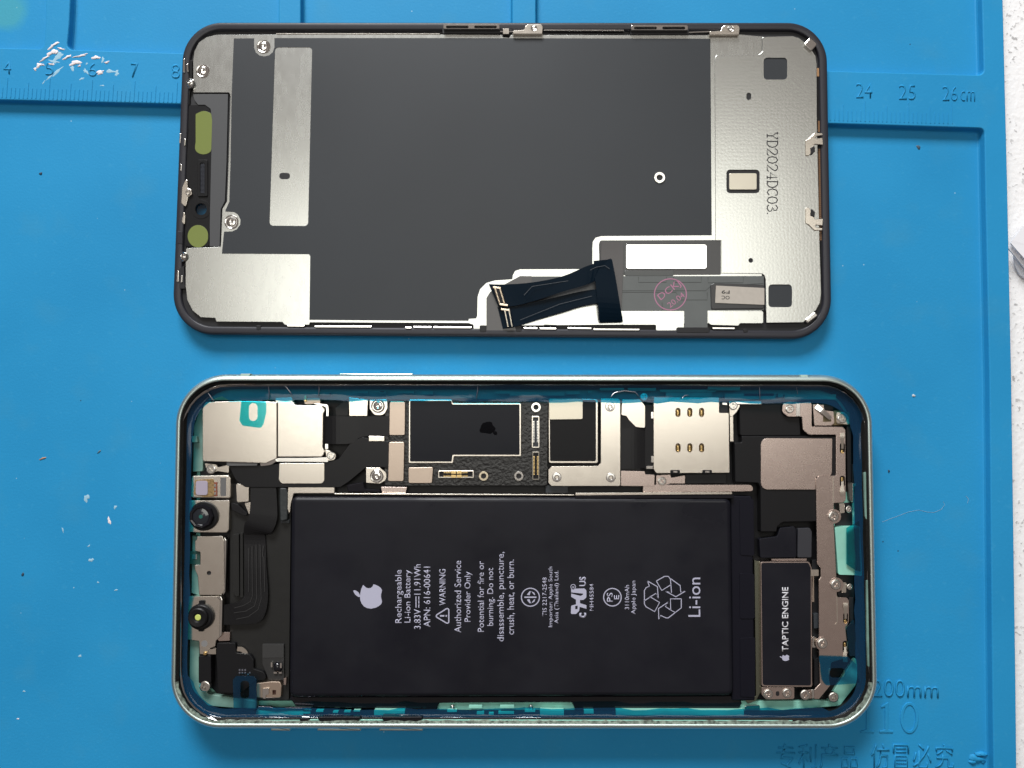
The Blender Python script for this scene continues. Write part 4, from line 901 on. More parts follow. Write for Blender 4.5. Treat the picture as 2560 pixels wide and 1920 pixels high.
joined(PF, 'power_pads', [(1128 + k * 14, 1177, 1140 + k * 14, 1184, LZ + .4, LZ + .5) for k in range(2)] + [(1128 + k * 14, 1187, 1140 + k * 14, 1194, LZ + .4, LZ + .5) for k in range(2)], GOLD, lb, None)
br = plate(PF, 'cover_bracket', [(1502, 996), (1546, 996, 5), (1551, 1001, 4), (1551, 1215, 4), (1379, 1215), (1371, 1207), (1371, 1174), (1379, 1166), (1494, 1165), (1502, 1157)], LZ + .2, LZ + .75, NICKEL, ph, r=2)
for u, v in ((1525, 1017), (1392, 1193), (1527, 1194)):
    put(PF, 'rivet', lathe_mesh([(1, -.2), (1, .02), (.9, .1), (.5, .12), (.34, .05), (.3, -.1)], 20), u, v, LZ + .76, br, PF.mm(u, v, 5, 12), m=SCREWM)
# flex, SIM reader
ribbon(PF, 'dock_flex', [(1551, 1040), (1551, 1080), (1551, 1175)], [(1568, 1042), (1590, 1070), (1600, 1175)], [4.7, 4.6, 4.5], FLEXB, ph)
ribbon(PF, 'dock_flex', [(1553, 1072), (1585, 1070), (1612, 1072)], [(1553, 1172), (1585, 1172), (1612, 1170)], [4.62, 4.7, 4.3], FLEXB, ph)
plate(PF, 'reader_plate', [(1555, 998), (1600, 998), (1613, 1015), (1613, 1070), (1590, 1068, 10), (1572, 1050, 10), (1566, 1040), (1553, 1038)], 3.0, 4.75, NICKEL, ph, r=4)
plate(PF, 'reader_plate', [(1552, 1177), (1612, 1178), (1614, 1186), (1637, 1187), (1636, 1216), (1552, 1215)], 3.0, 4.6, WARMST, ph, r=2)
plate(PF, 'reader_body', [(1612, 1012), (1638, 1012), (1638, 1175), (1612, 1172)], 2.6, 4.4, BLACKP, ph)
slots = [rp(quad_rot(u, v, 13, 23, 0), 6.3) for v in (1031, 1119.5) for u in (1695, 1724.5, 1754)]
sim = plate(PF, 'card_reader', [(1634, 993), (1798, 993), (1798, 1032), (1822, 1032), (1824, 1182), (1640, 1183, 8), (1634, 1172, 6)], 3.9, 5.15, NICKEL, ph, r=3, holes=slots)
plate(PF, 'reader_floor', [(1640, 1010), (1790, 1010), (1790, 1170), (1640, 1170)], 3.2, 3.95, mat('reader_inside', (.30, .24, .15), .4, .5), ph)
for v in (1031, 1119.5):
    for u in (1695, 1724.5, 1754): plate(PF, 'contact_spring', [(u - 4.5, v - 7), (u + 4.5, v - 7), (u + 4.5, v + 8), (u - 4.5, v + 8)], 4.0, 4.9, GOLD, sim, r=3, b=.3)
for a in (1676, 1756): plate(PF, 'reader_latch', [(a, 1175), (a + 24, 1175), (a + 24, 1184), (a, 1184)], 4.5, 5.22, BLACKP, sim, r=2); plate(PF, 'latch_tongue', [(a + 7, 1177), (a + 18, 1177), (a + 18, 1182), (a + 7, 1182)], 5.0, 5.3, BRIGHT, sim)
plate(PF, 'reader_hinge', [(1798, 1000), (1820, 1004), (1820, 1030), (1800, 1032)], 3.5, 4.8, DEEP, ph)
plate(PF, 'reader_hinge', [(1806, 1006), (1818, 1007), (1818, 1013), (1806, 1012)], 4.5, 5.1, BRIGHT, ph)
plate(PF, 'screw_tab', [(1822, 1003), (1842, 1000, 8), (1852, 1012, 10), (1842, 1030, 8), (1830, 1042), (1824, 1040)], 3.5, 4.75, NICKEL, ph, r=3)
plate(PF, 'reader_rail', [(1824, 1040), (1833, 1040), (1834, 1104), (1825, 1104)], 3.0, 4.3, NICKEL, ph)
screw(PF, ph, 1833, 1014, 11, 4.9)
screw(PF, ph, 1610, 992, 11, 4.9)
plate(PF, 'screw_tab', [(1640, 1188), (1676, 1186), (1678, 1194), (1713, 1188), (1713, 1209), (1676, 1209), (1660, 1214), (1640, 1212)], 3.5, 4.5, WARMST, ph, r=2)
screw(PF, ph, 1655, 1203, 11, 4.65)
plate(PF, 'reader_flex', [(1714, 1186), (1816, 1184), (1816, 1208), (1714, 1209)], 3.2, 4.0, FLEXB, ph)
joined(PF, 'pin_row', [(1628, 1030 + k * 22, 1633, 1046 + k * 22, 4.2, 4.7) for k in (0, 5)] + [(1616, 1165, 1632, 1172, 4.3, 4.7)], BRIGHT, ph, None)

# ---- loudspeaker, dock bracket, haptic motor (right side)
plate(PF, 'speaker_box', [(1848, 1003), (1960, 1003), (2000, 1045), (2002, 1090), (1850, 1090)], 2.2, 4.3, BLACKP, ph, r=6, b=.2)
plate(PF, 'speaker_box', [(1836, 1106), (1854, 1106), (1854, 1090), (2092, 1090), (2092, 1200), (2045, 1200), (2044, 1304), (1958, 1306, 6), (1944, 1316, 8), (1942, 1330), (1902, 1330), (1901, 1220, 6), (1896, 1208, 6), (1838, 1206)], 2.2, 4.7, BLACKP, ph, r=3, b=.2)
plate(PF, 'speaker_plate', [(1902, 1095, 17), (2081, 1096), (2080, 1182), (2076, 1190), (2040, 1192), (2039, 1224), (1902, 1224, 17)], 4.7, 4.95, WARMST, ph, r=2)
kb = [(1957, 1008, 8), (1976, 1004), (2002, 1006), (2027, 1004), (2030, 1012), (2030, 1066), (2106, 1067, 6), (2114, 1074, 6), (2115, 1250, 6), (2108, 1257), (2085, 1258), (2085, 1314), (2091, 1436), (2093, 1493), (2118, 1494, 4), (2123, 1502), (2123, 1553, 6), (2115, 1576, 8), (2121, 1632, 6), (2108, 1648),
      (2079, 1656, 6), (2073, 1690), (2076, 1714), (2048, 1748), (2036, 1748), (2036, 1724), (2050, 1709), (2048, 1640), (2047, 1450), (2052, 1442, 4), (2052, 1420, 4), (2043, 1410), (2040, 1198, 4), (2046, 1190, 5), (2090, 1189), (2090, 1087), (2022, 1087, 12), (2007, 1074, 8), (2005, 1042), (1970, 1042, 10), (1955, 1030, 10)]
kh = [rp(quad_rot(2106, 1120, 13, 27, 0), 6), rp(quad_rot(2106, 1203, 13, 27, 0), 6), rp(quad_rot(2114, 1545, 12, 27, 0), 6), rp(quad_rot(2113, 1617, 13, 30, 0), 6)]
dock = plate(PF, 'dock_bracket', kb, 4.75, 5.2, WARMST, ph, r=2, holes=kh, b=.1)
for u, v, d in ((2106, 1120, 1), (2106, 1203, -1), (2114, 1545, 1), (2113, 1617, -1)):
    plate(PF, 'contact_tip', [(u - 3.5, v + d * 12 - 8), (u + 3.5, v + d * 12 - 8), (u + 3.5, v + d * 12 + 3), (u - 3.5, v + d * 12 + 3)] if d > 0 else [(u - 3.5, v - 11), (u + 3.5, v - 11), (u + 3.5, v + 2), (u - 3.5, v + 2)], 4.6, 5.1, GOLD, dock, r=3, b=.2)
    ribbon(PF, 'contact_spring', [(u - 5, v - d * 38), (u - 6, v - d * 26), (u - 3, v - d * 8), (u - 3, v + d * 2)], [(u + 6, v - d * 38), (u + 5, v - d * 26), (u + 3, v - d * 8), (u + 3, v + d * 2)], [5.3, 5.38, 5.15, 5.0], NICKEL, dock, th=.08)
    plate(PF, 'slot_floor', rp(quad_rot(u, v, 17, 32, 0), 6), 4.2, 4.4, DEEP, dock)
stroke(PF, 'bracket_crease', [[(2092, 1490), (2093, 1555), (2088, 1562)], [(2083, 1192), (2083, 1256)]], 2.5, 5.2, NICKEL, dock, h=.05)
for u, v, r_ in ((1974.5, 1022, 11), (2084, 1291, 13), (2090, 1462, 13), (2056.5, 1609, 13)):
    plate(PF, 'raised_boss', circ(u + 1, v, r_ + 5, 24), 5.2, 5.26, WARMST, dock, b=.05)
    screw(PF, dock, u, v, r_, 5.45)
plate(PF, 'bracket_step', [(1990, 1006), (2001, 1006), (2001, 1041), (1990, 1041)], 5.2, 5.36, BRIGHT, dock, b=.12)
plate(PF, 'antenna_plate', [(2032, 1010), (2062, 1012), (2064, 1026), (2084, 1028), (2086, 1058, 6), (2078, 1064), (2036, 1064)], 4.0, 4.75, WARMST, ph, r=2)
ribbon(PF, 'leaf_spring', [(2044, 1010), (2058, 1022), (2072, 1034), (2080, 1044)], [(2036, 1020), (2050, 1030), (2066, 1044), (2074, 1050)], [5.1, 5.3, 5.2, 5.0], BRIGHT, ph, th=.1)
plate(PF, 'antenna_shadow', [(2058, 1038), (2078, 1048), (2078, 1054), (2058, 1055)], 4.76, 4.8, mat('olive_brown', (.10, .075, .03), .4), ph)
plate(PF, 'antenna_base', [(2085, 1026), (2124, 1030), (2126, 1062), (2070, 1064)], 3.6, 4.3, mat('olive_brown2', (.12, .09, .04), .4), ph, r=4)
plate(PF, 'screw_tab', [(2091, 1030, 4), (2112, 1030, 10), (2123, 1044, 8), (2123, 1062, 4), (2092, 1058, 4)], 4.3, 4.9, NICKEL, ph)
screw(PF, ph, 2105, 1046, 12, 5.1)
plate(PF, 'antenna_block', [(2060, 1011), (2082, 1011), (2084, 1024), (2062, 1026)], 3.6, 5.0, BLACKP, ph, r=3)
plate(PF, 'side_block', [(2117, 1066), (2128, 1066), (2128, 1205), (2119, 1205)], 2.2, 4.6, BLACKP, ph, r=2)
plate(PF, 'side_block', [(2129, 1160), (2144, 1162), (2144, 1210), (2130, 1210)], 2.2, 4.4, BLACKP, ph, r=2)
plate(PF, 'side_block', [(2119, 1205), (2134, 1206), (2134, 1260), (2124, 1250)], 2.2, 4.3, mat('dark_leather', (.05, .045, .04), .4, bump=(1500, 5e-5)), ph, r=2)
plate(PF, 'thin_spring', [(2131, 1208), (2141, 1209), (2141, 1215), (2136, 1216), (2135, 1256), (2131, 1256)], 4.0, 4.9, BRIGHT, ph, r=1)
plate(PF, 'socket_pad', [(2098, 1258), (2112, 1258), (2112, 1282), (2100, 1284)], 3.0, 4.4, NICKEL, ph, r=2)
plate(PF, 'socket_pad', [(2104, 1456), (2116, 1456), (2116, 1482), (2104, 1482)], 3.0, 4.4, NICKEL, ph, r=2)
plate(PF, 'socket_gap', [(2086, 1258), (2130, 1256), (2132, 1314), (2088, 1314)], 2.2, 3.2, DEEP, ph)
plate(PF, 'socket_gap', [(2092, 1437), (2134, 1438), (2136, 1494), (2096, 1494)], 2.2, 3.2, DEEP, ph)
plate(PF, 'socket_gap', [(2122, 1494), (2134, 1494), (2134, 1560), (2126, 1560)], 2.2, 4.0, DEEP, ph)
put(PF, 'pin_head', ME_SCREW, 2123, 1273, 4.6, ph, PF.mm(2123, 1273, 5, 9)); put(PF, 'pin_head', ME_SCREW, 2125, 1467, 4.6, ph, PF.mm(2125, 1467, 5, 8))
plate(PF, 'charge_socket', [(2087, 1317, 5), (2150, 1316), (2156, 1440), (2136, 1438, 5), (2096, 1437, 5)], 2.6, 4.9, MINT, ph, r=3)
hm = plate(PF, 'haptic_motor', [(1901, 1404), (2024, 1404, 6), (2030, 1420), (2031, 1718, 5), (1904, 1717, 6)], 2.4, 4.85, WARMST, ph, r=5, b=.12)
plate(PF, 'motor_label', [(1903.5, 1407), (2021, 1407, 6), (2027, 1420), (2027.5, 1714, 5), (1907, 1713, 6)], 4.85, 4.9, BATT, hm, r=5, b=.02)
text(PF, 'printed_text', 'TAPTIC ENGINE', (1955, 1468, 1971, 1629), 4.9, mat('pale_print', (.62, .62, .66), .55), hm, rot=90, h=.02, bold=.018)
bite_logo(PF, 1949.5, 1637, 1973, 1652.5, 4.9, hm, 'printed_emblem', INKLAV)
plate(PF, 'motor_foot', [(1904, 1718), (1986, 1718), (1986, 1748, 5), (1915, 1749, 12), (1904, 1736, 6)], 3.6, 4.6, WARMST, hm, r=3)
screw(PF, ph, 1921, 1735, 12, 4.75); screw(PF, ph, 1968, 1733, 12, 4.75); screw(PF, ph, 2013, 1737, 13, 4.75)
plate(PF, 'foot_slot', rp(quad_rot(1944, 1734, 9, 12, 0), 4), 4.6, 4.62, DEEP, hm)
plate(PF, 'screw_tab', [(2000, 1727), (2026, 1724), (2036, 1726), (2036, 1746), (2008, 1748)], 3.6, 4.5, WARMST, ph, r=4)
plate(PF, 'bracket_step', [(2030, 1724), (2037, 1724), (2037, 1747), (2030, 1747)], 4.5, 5.25, BRIGHT, ph, b=.2)
plate(PF, 'tape_patch', [(1898, 1347), (1943, 1341), (1950, 1320, 6), (1985, 1316, 4), (1990, 1322), (1991, 1394), (1901, 1395)], 3.0, 4.6, BATT, ph, r=4, b=.1)
plate(PF, 'tape_patch', [(1995, 1321), (2025, 1320), (2030, 1330), (2029, 1394), (1994, 1394)], 3.0, 4.72, mat('tape_grey', (.028, .029, .036), .4), ph, r=3, b=.1)
plate(PF, 'motor_link', [(1928, 1397), (2017, 1396), (2017, 1402), (1930, 1402)], 3.0, 4.5, WARMST, ph)
plate(PF, 'motor_side_flex', [(2032, 1440), (2035, 1440), (2036, 1505), (2030, 1505)], 3.5, 4.6, CHIPC, ph)
plate(PF, 'flat_contact', [(2025, 1424), (2047, 1424), (2047, 1440), (2026, 1441)], 4.0, 4.9, NICKEL, ph, r=2)
plate(PF, 'gap_strip', [(2030, 1400), (2050, 1400), (2050, 1710), (2032, 1712)], 2.2, 3.2, DEEP, ph)
plate(PF, 'motor_cable', [(2034, 1535), (2046, 1533), (2046, 1570), (2035, 1572)], 3.2, 4.2, GRAPH, ph, r=2)
plate(PF, 'motor_cable', [(2036, 1648, 5), (2048, 1644), (2049, 1706), (2036, 1718)], 3.2, 4.5, BLACKP, ph, r=2)
plate(PF, 'motor_spring', [(2031, 1588), (2050, 1598), (2050, 1624), (2030, 1620)], 3.2, 4.6, BRIGHT, ph, r=3, b=.3)
plate(PF, 'frame_wall', [(1886, 1400), (1899, 1404), (1902, 1730), (1890, 1752), (1870, 1760), (1862, 1750), (1890, 1740)], 2.2, 3.8, mat('olive_metal', (.20, .21, .16), .35, 1), ph)
plate(PF, 'bottom_slot', rp([(1862, 1764), (1900, 1762), (1900, 1773), (1862, 1774)], 5), 3.2, 3.5, WHITEP, ph)
screw(PF, ph, 2084, 1743, 13, 4.2)

# ---- front camera column (left side)
fc = plate(PF, 'sensor_module', [(478, 1189, 6), (572, 1188, 8), (577, 1196), (576, 1246, 5), (476, 1244, 5)], 2.6, 4.9, NICKEL, ph, r=3, b=.2)
plate(PF, 'sensor_substrate', [(487, 1200), (532, 1197), (535, 1205), (535, 1242), (510, 1243), (484, 1236)], 4.9, 5.15, AMBER, fc, r=3)
plate(PF, 'sensor_window', rp(quad_rot(504, 1220, 30, 36, 0), 6), 5.15, 5.3, LILAC, fc)
plate(PF, 'sensor_strip', [(532, 1206), (543, 1205), (543, 1241), (532, 1241)], 4.9, 5.05, mat('red_flex', (.22, .06, .03), .4), fc)
joined(PF, 'solder_pads', [(533.5, 1210 + k * 10, 540, 1217 + k * 10, 5.05, 5.1) for k in range(3)], BRIGHT, fc, None)
plate(PF, 'sensor_patch', rect(551, 1194, 565, 1240, 2), 4.9, 4.93, mat('grey_patch', (.12, .12, .12), .5), fc)
def lens_barrel(name, u, v, prof, m, z, parent, n=28):
    k = PF.mm(u, v, z, 1.0)
    return put(PF, name, lathe_mesh([(r_ * k, zz) for r_, zz in prof], n), u, v, z, parent, m=m)
cp = plate(PF, 'camera_plate', [(471, 1251), (574, 1250), (572, 1325, 5), (566, 1332, 5), (469, 1331)], 2.6, 4.5, NICKEL, ph, r=3, b=.15)
lens_barrel('lens_housing', 511, 1290, [(36, -.2), (36, .45), (34, .55), (30, .55)], BLACKP, 4.55, cp)
lens_barrel('lens_barrel', 507, 1290.5, [(30, 0), (30, .9), (27, 1.15), (23, 1.1), (20, .8)], GLOSSB, 4.9, cp, 9)
lens_barrel('lens', 505, 1291, [(21, .0), (21, .95), (14, 1.08), (7, 1.12)], LENS, 4.8, cp)
lens_barrel('lens_core', 502, 1291.5, [(5, 0), (5, .04)], EMER, 5.93, cp, 10)
mp = plate(PF, 'middle_plate', [(492, 1341), (556, 1340), (560, 1352), (561, 1480), (552, 1488), (497, 1488), (494, 1440), (487, 1425), (486, 1412), (500, 1412), (500, 1380), (487, 1378), (487, 1352), (492, 1348)], 2.6, 4.4, NICKEL, ph, r=2, b=.12, holes=[circ(522.5, 1432.5, 5.5, 14)])
plate(PF, 'hole_floor', circ(522.5, 1432.5, 8, 12), 4.0, 4.1, DEEP, mp)
plate(PF, 'plate_flange', [(560, 1340), (566, 1350), (563, 1480), (556, 1490), (560, 1470)], 3.6, 4.6, BRIGHT, mp, b=.2)
plate(PF, 'flood_emitter', [(473, 1378), (500, 1380), (500, 1412), (473, 1410)], 2.6, 3.9, mat('dark_teal', (.02, .06, .05), .3), ph, r=1)
joined(PF, 'emitter_die', [(480, 1386, 492, 1398, 3.9, 4.0)], BRIGHT, ph, None)
pp = plate(PF, 'projector_plate', [(470, 1491), (552, 1490), (554, 1500), (553, 1590, 4), (540, 1602), (538, 1616), (524, 1622), (518, 1637), (498, 1636), (497, 1603), (467, 1600)], 2.6, 4.5, NICKEL, ph, r=3, b=.15)
plate(PF, 'projector_lug', [(497, 1501), (511, 1501), (511, 1512), (497, 1512)], 4.5, 4.9, BLACKP, pp, r=2); plate(PF, 'projector_lug', [(495, 1572), (509, 1572), (508, 1579), (496, 1579)], 4.5, 4.9, BLACKP, pp, r=2)
lens_barrel('projector_housing', 504, 1541, [(32, -.1), (32, .5), (29, .6), (27, .75), (24, .75)], BLACKP, 4.55, pp)
lens_barrel('projector_barrel', 499, 1542, [(24, 0), (24, 1.0), (21, 1.2), (12, 1.1), (8, .9)], BLACKP, 4.9, pp)
lens_barrel('projector_window', 495, 1543.5, [(7.5, 0), (7.5, .06), (6, .1)], CITRON, 5.82, pp, 14)
plate(PF, 'plate_flange', [(541, 1493), (552, 1490), (556, 1500), (554, 1588), (548, 1594), (549, 1500)], 4.4, 4.75, BRIGHT, pp, b=.15)
lens_barrel('plate_logo', 511, 1609, [(8, 0), (8, .03)], mat('etched_grey', (.2, .2, .2), .4), 4.5, pp, 14)
plate(PF, 'contact_pin', [(508, 1630), (516, 1630), (516, 1638), (508, 1638)], 4.0, 4.8, GOLD, ph, r=2)
plate(PF, 'ground_foot', [(520, 1625), (540, 1620), (540, 1636), (520, 1636)], 3.6, 4.3, NICKEL, ph, r=1)
plate(PF, 'side_pad', [(540, 1597), (560, 1580), (575, 1581), (574, 1602), (548, 1603)], 3.0, 4.0, WARMST, ph, r=1)
# column flexes
plate(PF, 'flex_block', [(590, 1208), (622, 1216), (622, 1254), (592, 1256)], 3.2, 4.3, NICKEL, ph, r=4)
plate(PF, 'white_pad', [(611, 1258), (627, 1255), (629, 1284), (622, 1286)], 3.2, 4.1, NICKEL, ph, r=1)
ribbon(PF, 'sensor_flex', [(626, 1219), (626, 1260), (622, 1290), (611, 1312), (609, 1335)], [(690, 1219), (693, 1270), (692, 1300), (680, 1330), (665, 1337)], [4.35, 4.5, 4.6, 4.5, 3.9], FLEXB, ph, th=.25)
ribbon(PF, 'sensor_flex', [(610, 1336), (611, 1360), (612, 1420), (612, 1480), (600, 1503), (575, 1510), (558, 1512)], [(662, 1336), (664, 1360), (666, 1420), (670, 1480), (664, 1530), (640, 1558), (558, 1562)], [3.8, 3.7, 4.0, 4.1, 4.2, 4.2, 4.1], FLEXB, ph, th=.25)
stroke(PF, 'flex_trace', [[(622, 1370), (622, 1480)], [(630, 1365), (631, 1490), (626, 1504), (608, 1514), (585, 1520)], [(640, 1362), (642, 1495), (636, 1515), (614, 1528), (585, 1532)], [(650, 1362), (653, 1498), (645, 1524), (620, 1542), (590, 1548)], [(658, 1364), (656, 1390), (660, 1394), (662, 1480)]], 1.3, 4.25, mat('flex_trace', (.035, .035, .036), .35), ph, h=.01)
plate(PF, 'flex_spine', [(582, 1336), (597, 1334), (598, 1490), (590, 1492), (581, 1480)], 3.2, 4.0, WRAP, ph, r=3)
plate(PF, 'flex_spine', [(600, 1332), (607, 1332), (608, 1494), (600, 1494)], 3.2, 3.7, WRAP, ph, r=2)
plate(PF, 'microphone_block', [(698, 1219), (716, 1219), (720, 1240), (718, 1300), (700, 1306), (698, 1260)], 3.2, 4.5, mat('charcoal_foam', (.022, .026, .028), .5, bump=(900, 1e-4)), ph, r=5, b=.3)
plate(PF, 'grey_pad', [(702, 1299), (724, 1299), (723, 1308), (702, 1307)], 3.2, 3.6, GRAPH, ph)
plate(PF, 'flex_strap', [(576, 1255), (596, 1262), (620, 1285), (612, 1290), (580, 1275)], 3.4, 4.2, FLEXB, ph, r=3)
# lower left: earpiece block, contact springs, glued capacitor
plate(PF, 'earpiece_block', [(542, 1607), (588, 1607), (590, 1632), (625, 1636, 8), (634, 1650, 6), (634, 1672), (660, 1680, 12), (668, 1702, 8), (640, 1702), (600, 1735), (545, 1732, 8), (540, 1640)], 2.8, 4.3, BLACKP, ph, r=4, b=.15)
plate(PF, 'black_block', [(496, 1640), (527, 1638), (528, 1705), (520, 1712), (496, 1708)], 2.8, 4.5, BLACKP, ph, r=4, b=.15)
ribbon(PF, 'round_rim', [(594, 1617), (606, 1618), (616, 1626), (620, 1634)], [(592, 1628), (602, 1629), (606, 1633), (610, 1636)], [3.9] * 4, NICKEL, ph, th=.3)
screw(PF, ph, 512, 1716, 14, 4.4)
plate(PF, 'panel_tape', [(656, 1610), (710, 1610), (710, 1700), (672, 1700), (656, 1660)], 3.2, 3.7, mat('tape_slate', (.024, .024, .024), .4), ph, r=1, b=.04)
plate(PF, 'panel_tape', [(656, 1612), (709, 1612), (709, 1644), (656, 1645)], 3.7, 3.76, mat('tape_slate2', (.03, .03, .03), .5), ph, r=1, b=.02)
cap = put(PF, 'capacitor', blob_mesh(1.0, 1.2, .7, 9, 12, .15), 695, 1668, 3.7, ph, m=GLOSSB)
joined(PF, 'solder_joint', [(677, 1656, 681, 1668, 3.7, 4.2), (684, 1680, 692, 1684, 3.7, 4.1), (697, 1680, 704, 1684, 3.7, 4.1), (700, 1658, 704, 1670, 4.2, 4.5)], BRIGHT, ph, None)
joined(PF, 'solder_joint', [(597 + (k % 3) * 7, 1673 + (k // 3) * 7, 601 + (k % 3) * 7, 1677 + (k // 3) * 7, 4.3, 4.45) for k in range(6)] + [(618, 1684, 622, 1688, 4.3, 4.45), (623, 1680, 626, 1684, 4.3, 4.45)], mat('blue_silver', (.5, .55, .68), .2, 1), ph, None)
plate(PF, 'gold_bracket', [(641, 1708), (676, 1704), (700, 1704, 6), (704, 1716), (702, 1745, 6), (660, 1746), (641, 1744)], 3.2, 4.4, mat('rosy_steel', (.66, .53, .43), .35, 1), ph, r=3, b=.15, holes=[rect(681, 1725, 690, 1737, 1)])
plate(PF, 'bracket_floor', rect(678, 1722, 694, 1740), 3.6, 3.7, mat('dark_red', (.06, .02, .015), .4), ph)
plate(PF, 'ground_clip', [(656, 1722), (672, 1720), (672, 1736), (664, 1738), (664, 1748), (656, 1746)], 4.4, 4.75, BRIGHT, ph, r=2)
plate(PF, 'small_plate', [(709, 1696), (716, 1694), (715, 1713), (709, 1712)], 3.2, 4.2, WARMST, ph)
plate(PF, 'side_rail', [(645, 1766), (675, 1767), (690, 1772), (722, 1769), (776, 1771), (776, 1774), (722, 1774), (690, 1777), (645, 1771)], 4.2, 5.0, mat('violet_steel', (.5, .5, .62), .25, 1), ph)
# button flexes seen through the film along the lower wall
bx = [(1172, 1765, 1205, 1770), (1250, 1765, 1285, 1770), (1192, 1780, 1210, 1786), (1222, 1783, 1234, 1787), (1246, 1780, 1285, 1785), (1118, 1775, 1142, 1780), (1312, 1775, 1338, 1780), (790, 1776, 808, 1780), (832, 1779, 845, 1782), (860, 1778, 876, 1781), (884, 1776, 900, 1779), (758, 1778, 776, 1784),
      (1673, 1780, 1712, 1790), (1747, 1779, 1786, 1789), (1723, 1786, 1734, 1790), (1814, 1781, 1853, 1787), (1630, 1780, 1646, 1790), (1460, 1776, 1484, 1784), (1557, 1781, 1646, 1785)]
for b_ in bx: joined(PF, 'button_contact', [(*b_, 3.6, 4.6)], MINT, ph, None)
for a, b_ in ((640, 758), (935, 1012), (1350, 1410), (1540, 1860)): plate(PF, 'mint_rib', [(a, 1775), (b_, 1776), (b_, 1792), (a, 1791)], 3.0, 4.7, MINT, ph, r=2)
for u in (1131, 1327): put(PF, 'spring_pin', ME_DOME, u, 1768, 4.4, ph, PF.mm(u, 1768, 4, 6))
for a, b_ in ((790, 905), (950, 1060)): plate(PF, 'button_plunger', [(a, 1793), (b_, 1793), (b_ - 8, 1803), (a + 8, 1803)], 4.0, 6.9, GLOSSB, ph, r=5, b=.3)
plate(PF, 'button_plunger', [(745, 1796), (776, 1796), (770, 1808), (752, 1808)], 4.0, 6.9, GLOSSB, ph, r=5, b=.3)
bxt = [(950, 978, 965, 983), (992, 978, 1035, 983), (1055, 978, 1083, 986), (1240, 978, 1275, 984), (1275, 980, 1410, 989), (1416, 978, 1450, 986), (1470, 977, 1482, 982), (778, 981, 824, 988), (884, 978, 920, 983), (935, 977, 960, 981), (1570, 970, 1640, 977), (1770, 962, 1850, 976), (1860, 984, 1935, 990), (1945, 984, 1958, 992), (1665, 981, 1780, 992)]
bxt += [(1812, 984, 1938, 998), (1962, 986, 2090, 998), (1500, 970, 1560, 976), (1650, 974, 1790, 980), (1130, 990, 1180, 995)]
for b_ in bxt: joined(PF, 'side_contact', [(*b_, 3.4, 4.6)], MINT, ph, None)
plate(PF, 'side_flex', [(1830, 1001), (1905, 1001), (1905, 1012), (1832, 1012)], 4.5, 5.0, BRIGHT, ph, r=2, b=.2)

# ---- blue adhesive film lining the rim (the torn pull tabs hang inwards)
def film_strip(stations, zo, zi):
    n = len(stations); V = []; Fc = []; cols = 7; rn = random.Random(3)
    ph_ = [[rn.uniform(-1, 1) for _ in range(cols)] for _ in range(n)]
    for k, (o_, i_) in enumerate(stations):
        for c in range(cols):
            t = c / (cols - 1); u = o_[0] + (i_[0] - o_[0]) * t; v = o_[1] + (i_[1] - o_[1]) * t
            w = .5 * ph_[k][c] + .25 * (ph_[k - 1][c] + ph_[(k + 1) % n][c])
            z = zi + (zo - zi) * (1 - t) ** 4.5 + (.09 * w + .05 * math.sin(k * 1.3 + c)) * math.sin(math.pi * min(1, t * .9 + .1))
            x, y = PF.P(u, v, z); V.append((x, y, z))
    for k in range(n):
        j = (k + 1) % n
        for c in range(cols - 1): Fc.append((k * cols + c, j * cols + c, j * cols + c + 1, k * cols + c + 1))
    return V, Fc
st = []
def along(a_o, b_o, a_i, b_i, n, jit=0):
    for k in range(n):
        t = k / n; q = random.uniform(-jit, jit)
        st.append(((a_o[0] + (b_o[0] - a_o[0]) * t, a_o[1] + (b_o[1] - a_o[1]) * t), (a_i[0] + (b_i[0] - a_i[0]) * t + (q if abs(b_i[1] - a_i[1]) > abs(b_i[0] - a_i[0]) else 0), a_i[1] + (b_i[1] - a_i[1]) * t + (q if abs(b_i[1] - a_i[1]) <= abs(b_i[0] - a_i[0]) else 0))))
def arc(co, ro, ci, ri, a0, a1, n):
    for k in range(n):
        a = R(a0 + (a1 - a0) * k / n)
        st.append(((co[0] + ro * math.cos(a), co[1] - ro * math.sin(a)), (ci[0] + ri * math.cos(a), ci[1] - ri * math.sin(a))))
arc((572, 1077), 117, (572, 1077), 88, 180, 90, 8)
along((572, 960), (2048, 962), (572, 1000), (2048, 1008), 44, 3)
arc((2048, 1078), 116, (2048, 1090), 82, 90, 0, 8)
along((2164, 1078), (2172, 1690), (2132, 1090), (2140, 1690), 22, 3)
arc((2056, 1692), 118, (2056, 1692), 88, 0, -90, 8)
along((2056, 1806), (566, 1802), (2056, 1772), (566, 1772), 44, 4)
arc((566, 1688), 116, (566, 1688), 84, 270, 180, 8)
along((450, 1688), (455, 1077), (470, 1688), (482, 1077), 22, 3)
V_, F_ = film_strip(st, 6.75, 5.55)
film = link('adhesive_film', mesh_from(V_, F_, True), FILM, ph)
film.data.materials.clear(); film.data.materials.append(FILM)
plate(PF, 'pull_tab', [(603, 1000), (664, 1002), (664, 1030, 4), (657, 1060, 6), (650, 1070, 6), (606, 1064, 8), (598, 1052, 6)], 5.5, 5.56, FILM2, film, r=2, b=.01, holes=[rp(quad_rot(632, 1030, 23, 45, 0), 11)])
plate(PF, 'pull_tab', [(584, 1775), (582, 1700, 8), (590, 1690, 8), (634, 1690, 8), (641, 1698), (643, 1780), (630, 1775)], 5.5, 5.56, FILM3, film, r=3, b=.01, holes=[rp(quad_rot(612, 1724, 22, 44, 0), 8)])
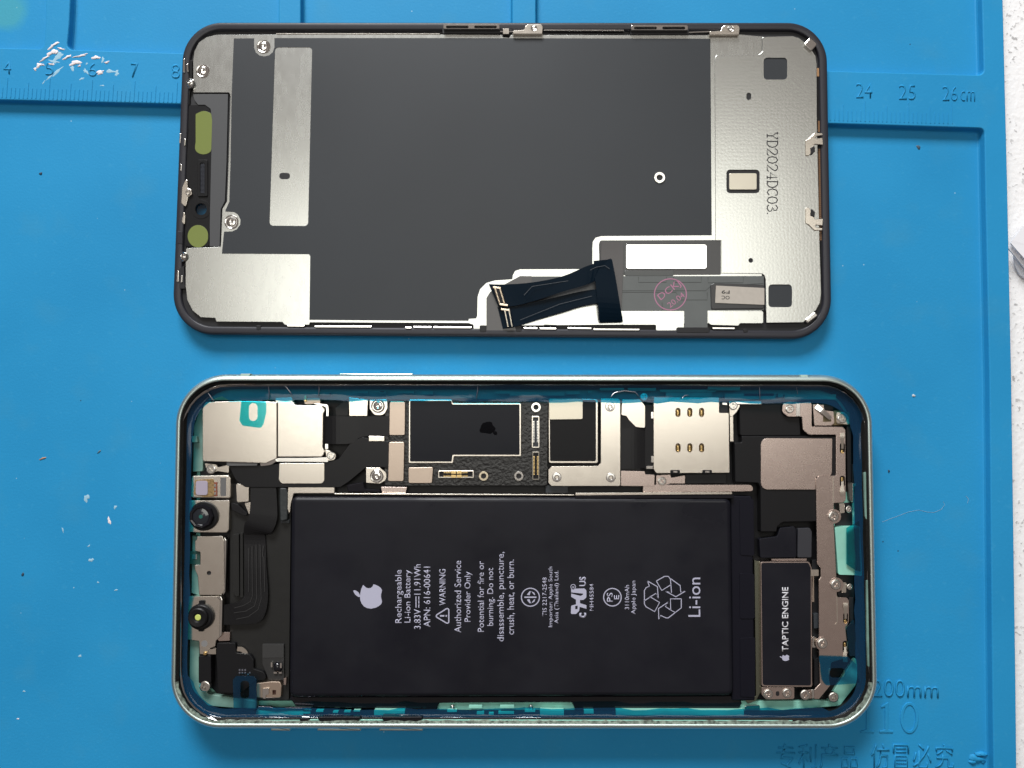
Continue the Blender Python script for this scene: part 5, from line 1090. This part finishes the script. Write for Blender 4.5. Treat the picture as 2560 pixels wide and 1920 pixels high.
plate(PF, 'pull_tab', [(2046, 1640), (2120, 1642), (2140, 1660), (2150, 1708), (2065, 1714, 8), (2056, 1700), (2050, 1660)], 5.5, 5.56, FILM3, film, r=4, b=.01, holes=[rp(quad_rot(2093, 1682, 38, 24, 0), 9)])
plate(PF, 'pull_tab', [(2116, 1320), (2150, 1300), (2154, 1430), (2138, 1425), (2116, 1410)], 5.5, 5.56, FILM2, film, r=3, b=.01)
plate(PF, 'pull_tab', [(2116, 1570), (2135, 1545), (2145, 1640), (2124, 1640)], 5.5, 5.56, FILM2, film, r=3, b=.01)

# upright creases in the film that catch the lamp
CREASE = mat('film_crease', (.01, .04, .09), .10, coat=1.0, spec=1.0)
CREASE.node_tree.nodes['Principled BSDF'].inputs['IOR'].default_value = 2.2
def crease(pts, zs, rad):
    V = []; Fc = []; k = 8
    P3 = [Vector((*PF.P(u, v, z), z)) for (u, v), z in zip(pts, zs)]
    for i, p in enumerate(P3):
        d = (P3[min(len(P3) - 1, i + 1)] - P3[max(0, i - 1)]).normalized(); a = d.cross(Vector((0, 0, 1))).normalized(); b_ = a.cross(d)
        w = rad * (1 if 0 < i < len(P3) - 1 else .35)
        V += [tuple(p + a * w * math.cos(q * 2 * math.pi / k) + b_ * w * math.sin(q * 2 * math.pi / k)) for q in range(k)]
    for i in range(len(P3) - 1):
        for q in range(k): q2 = (q + 1) % k; Fc.append((i * k + q, i * k + q2, i * k + k + q2, i * k + k + q))
    link('film_crease', mesh_from(V, Fc, True), CREASE, film)
for pts in ([(797, 962), (798, 974), (796, 990)], [(1194, 962), (1194, 978), (1190, 997)], [(712, 964), (724, 978), (731, 988)], [(670, 960), (673, 980), (672, 1000)], [(1898, 962), (1899, 980), (1900, 998)], [(1990, 962), (1994, 985)],
            [(1527, 992), (1536, 982), (1560, 977), (1588, 980), (1598, 992)], [(1705, 996), (1712, 989), (1722, 988)], [(520, 982), (530, 996), (536, 1004)], [(618, 958), (632, 962)], [(1044, 1788), (1056, 1792), (1062, 1799)]):
    crease(pts, [6.2, 5.95, 5.85, 5.8, 5.8][:len(pts)], .16)
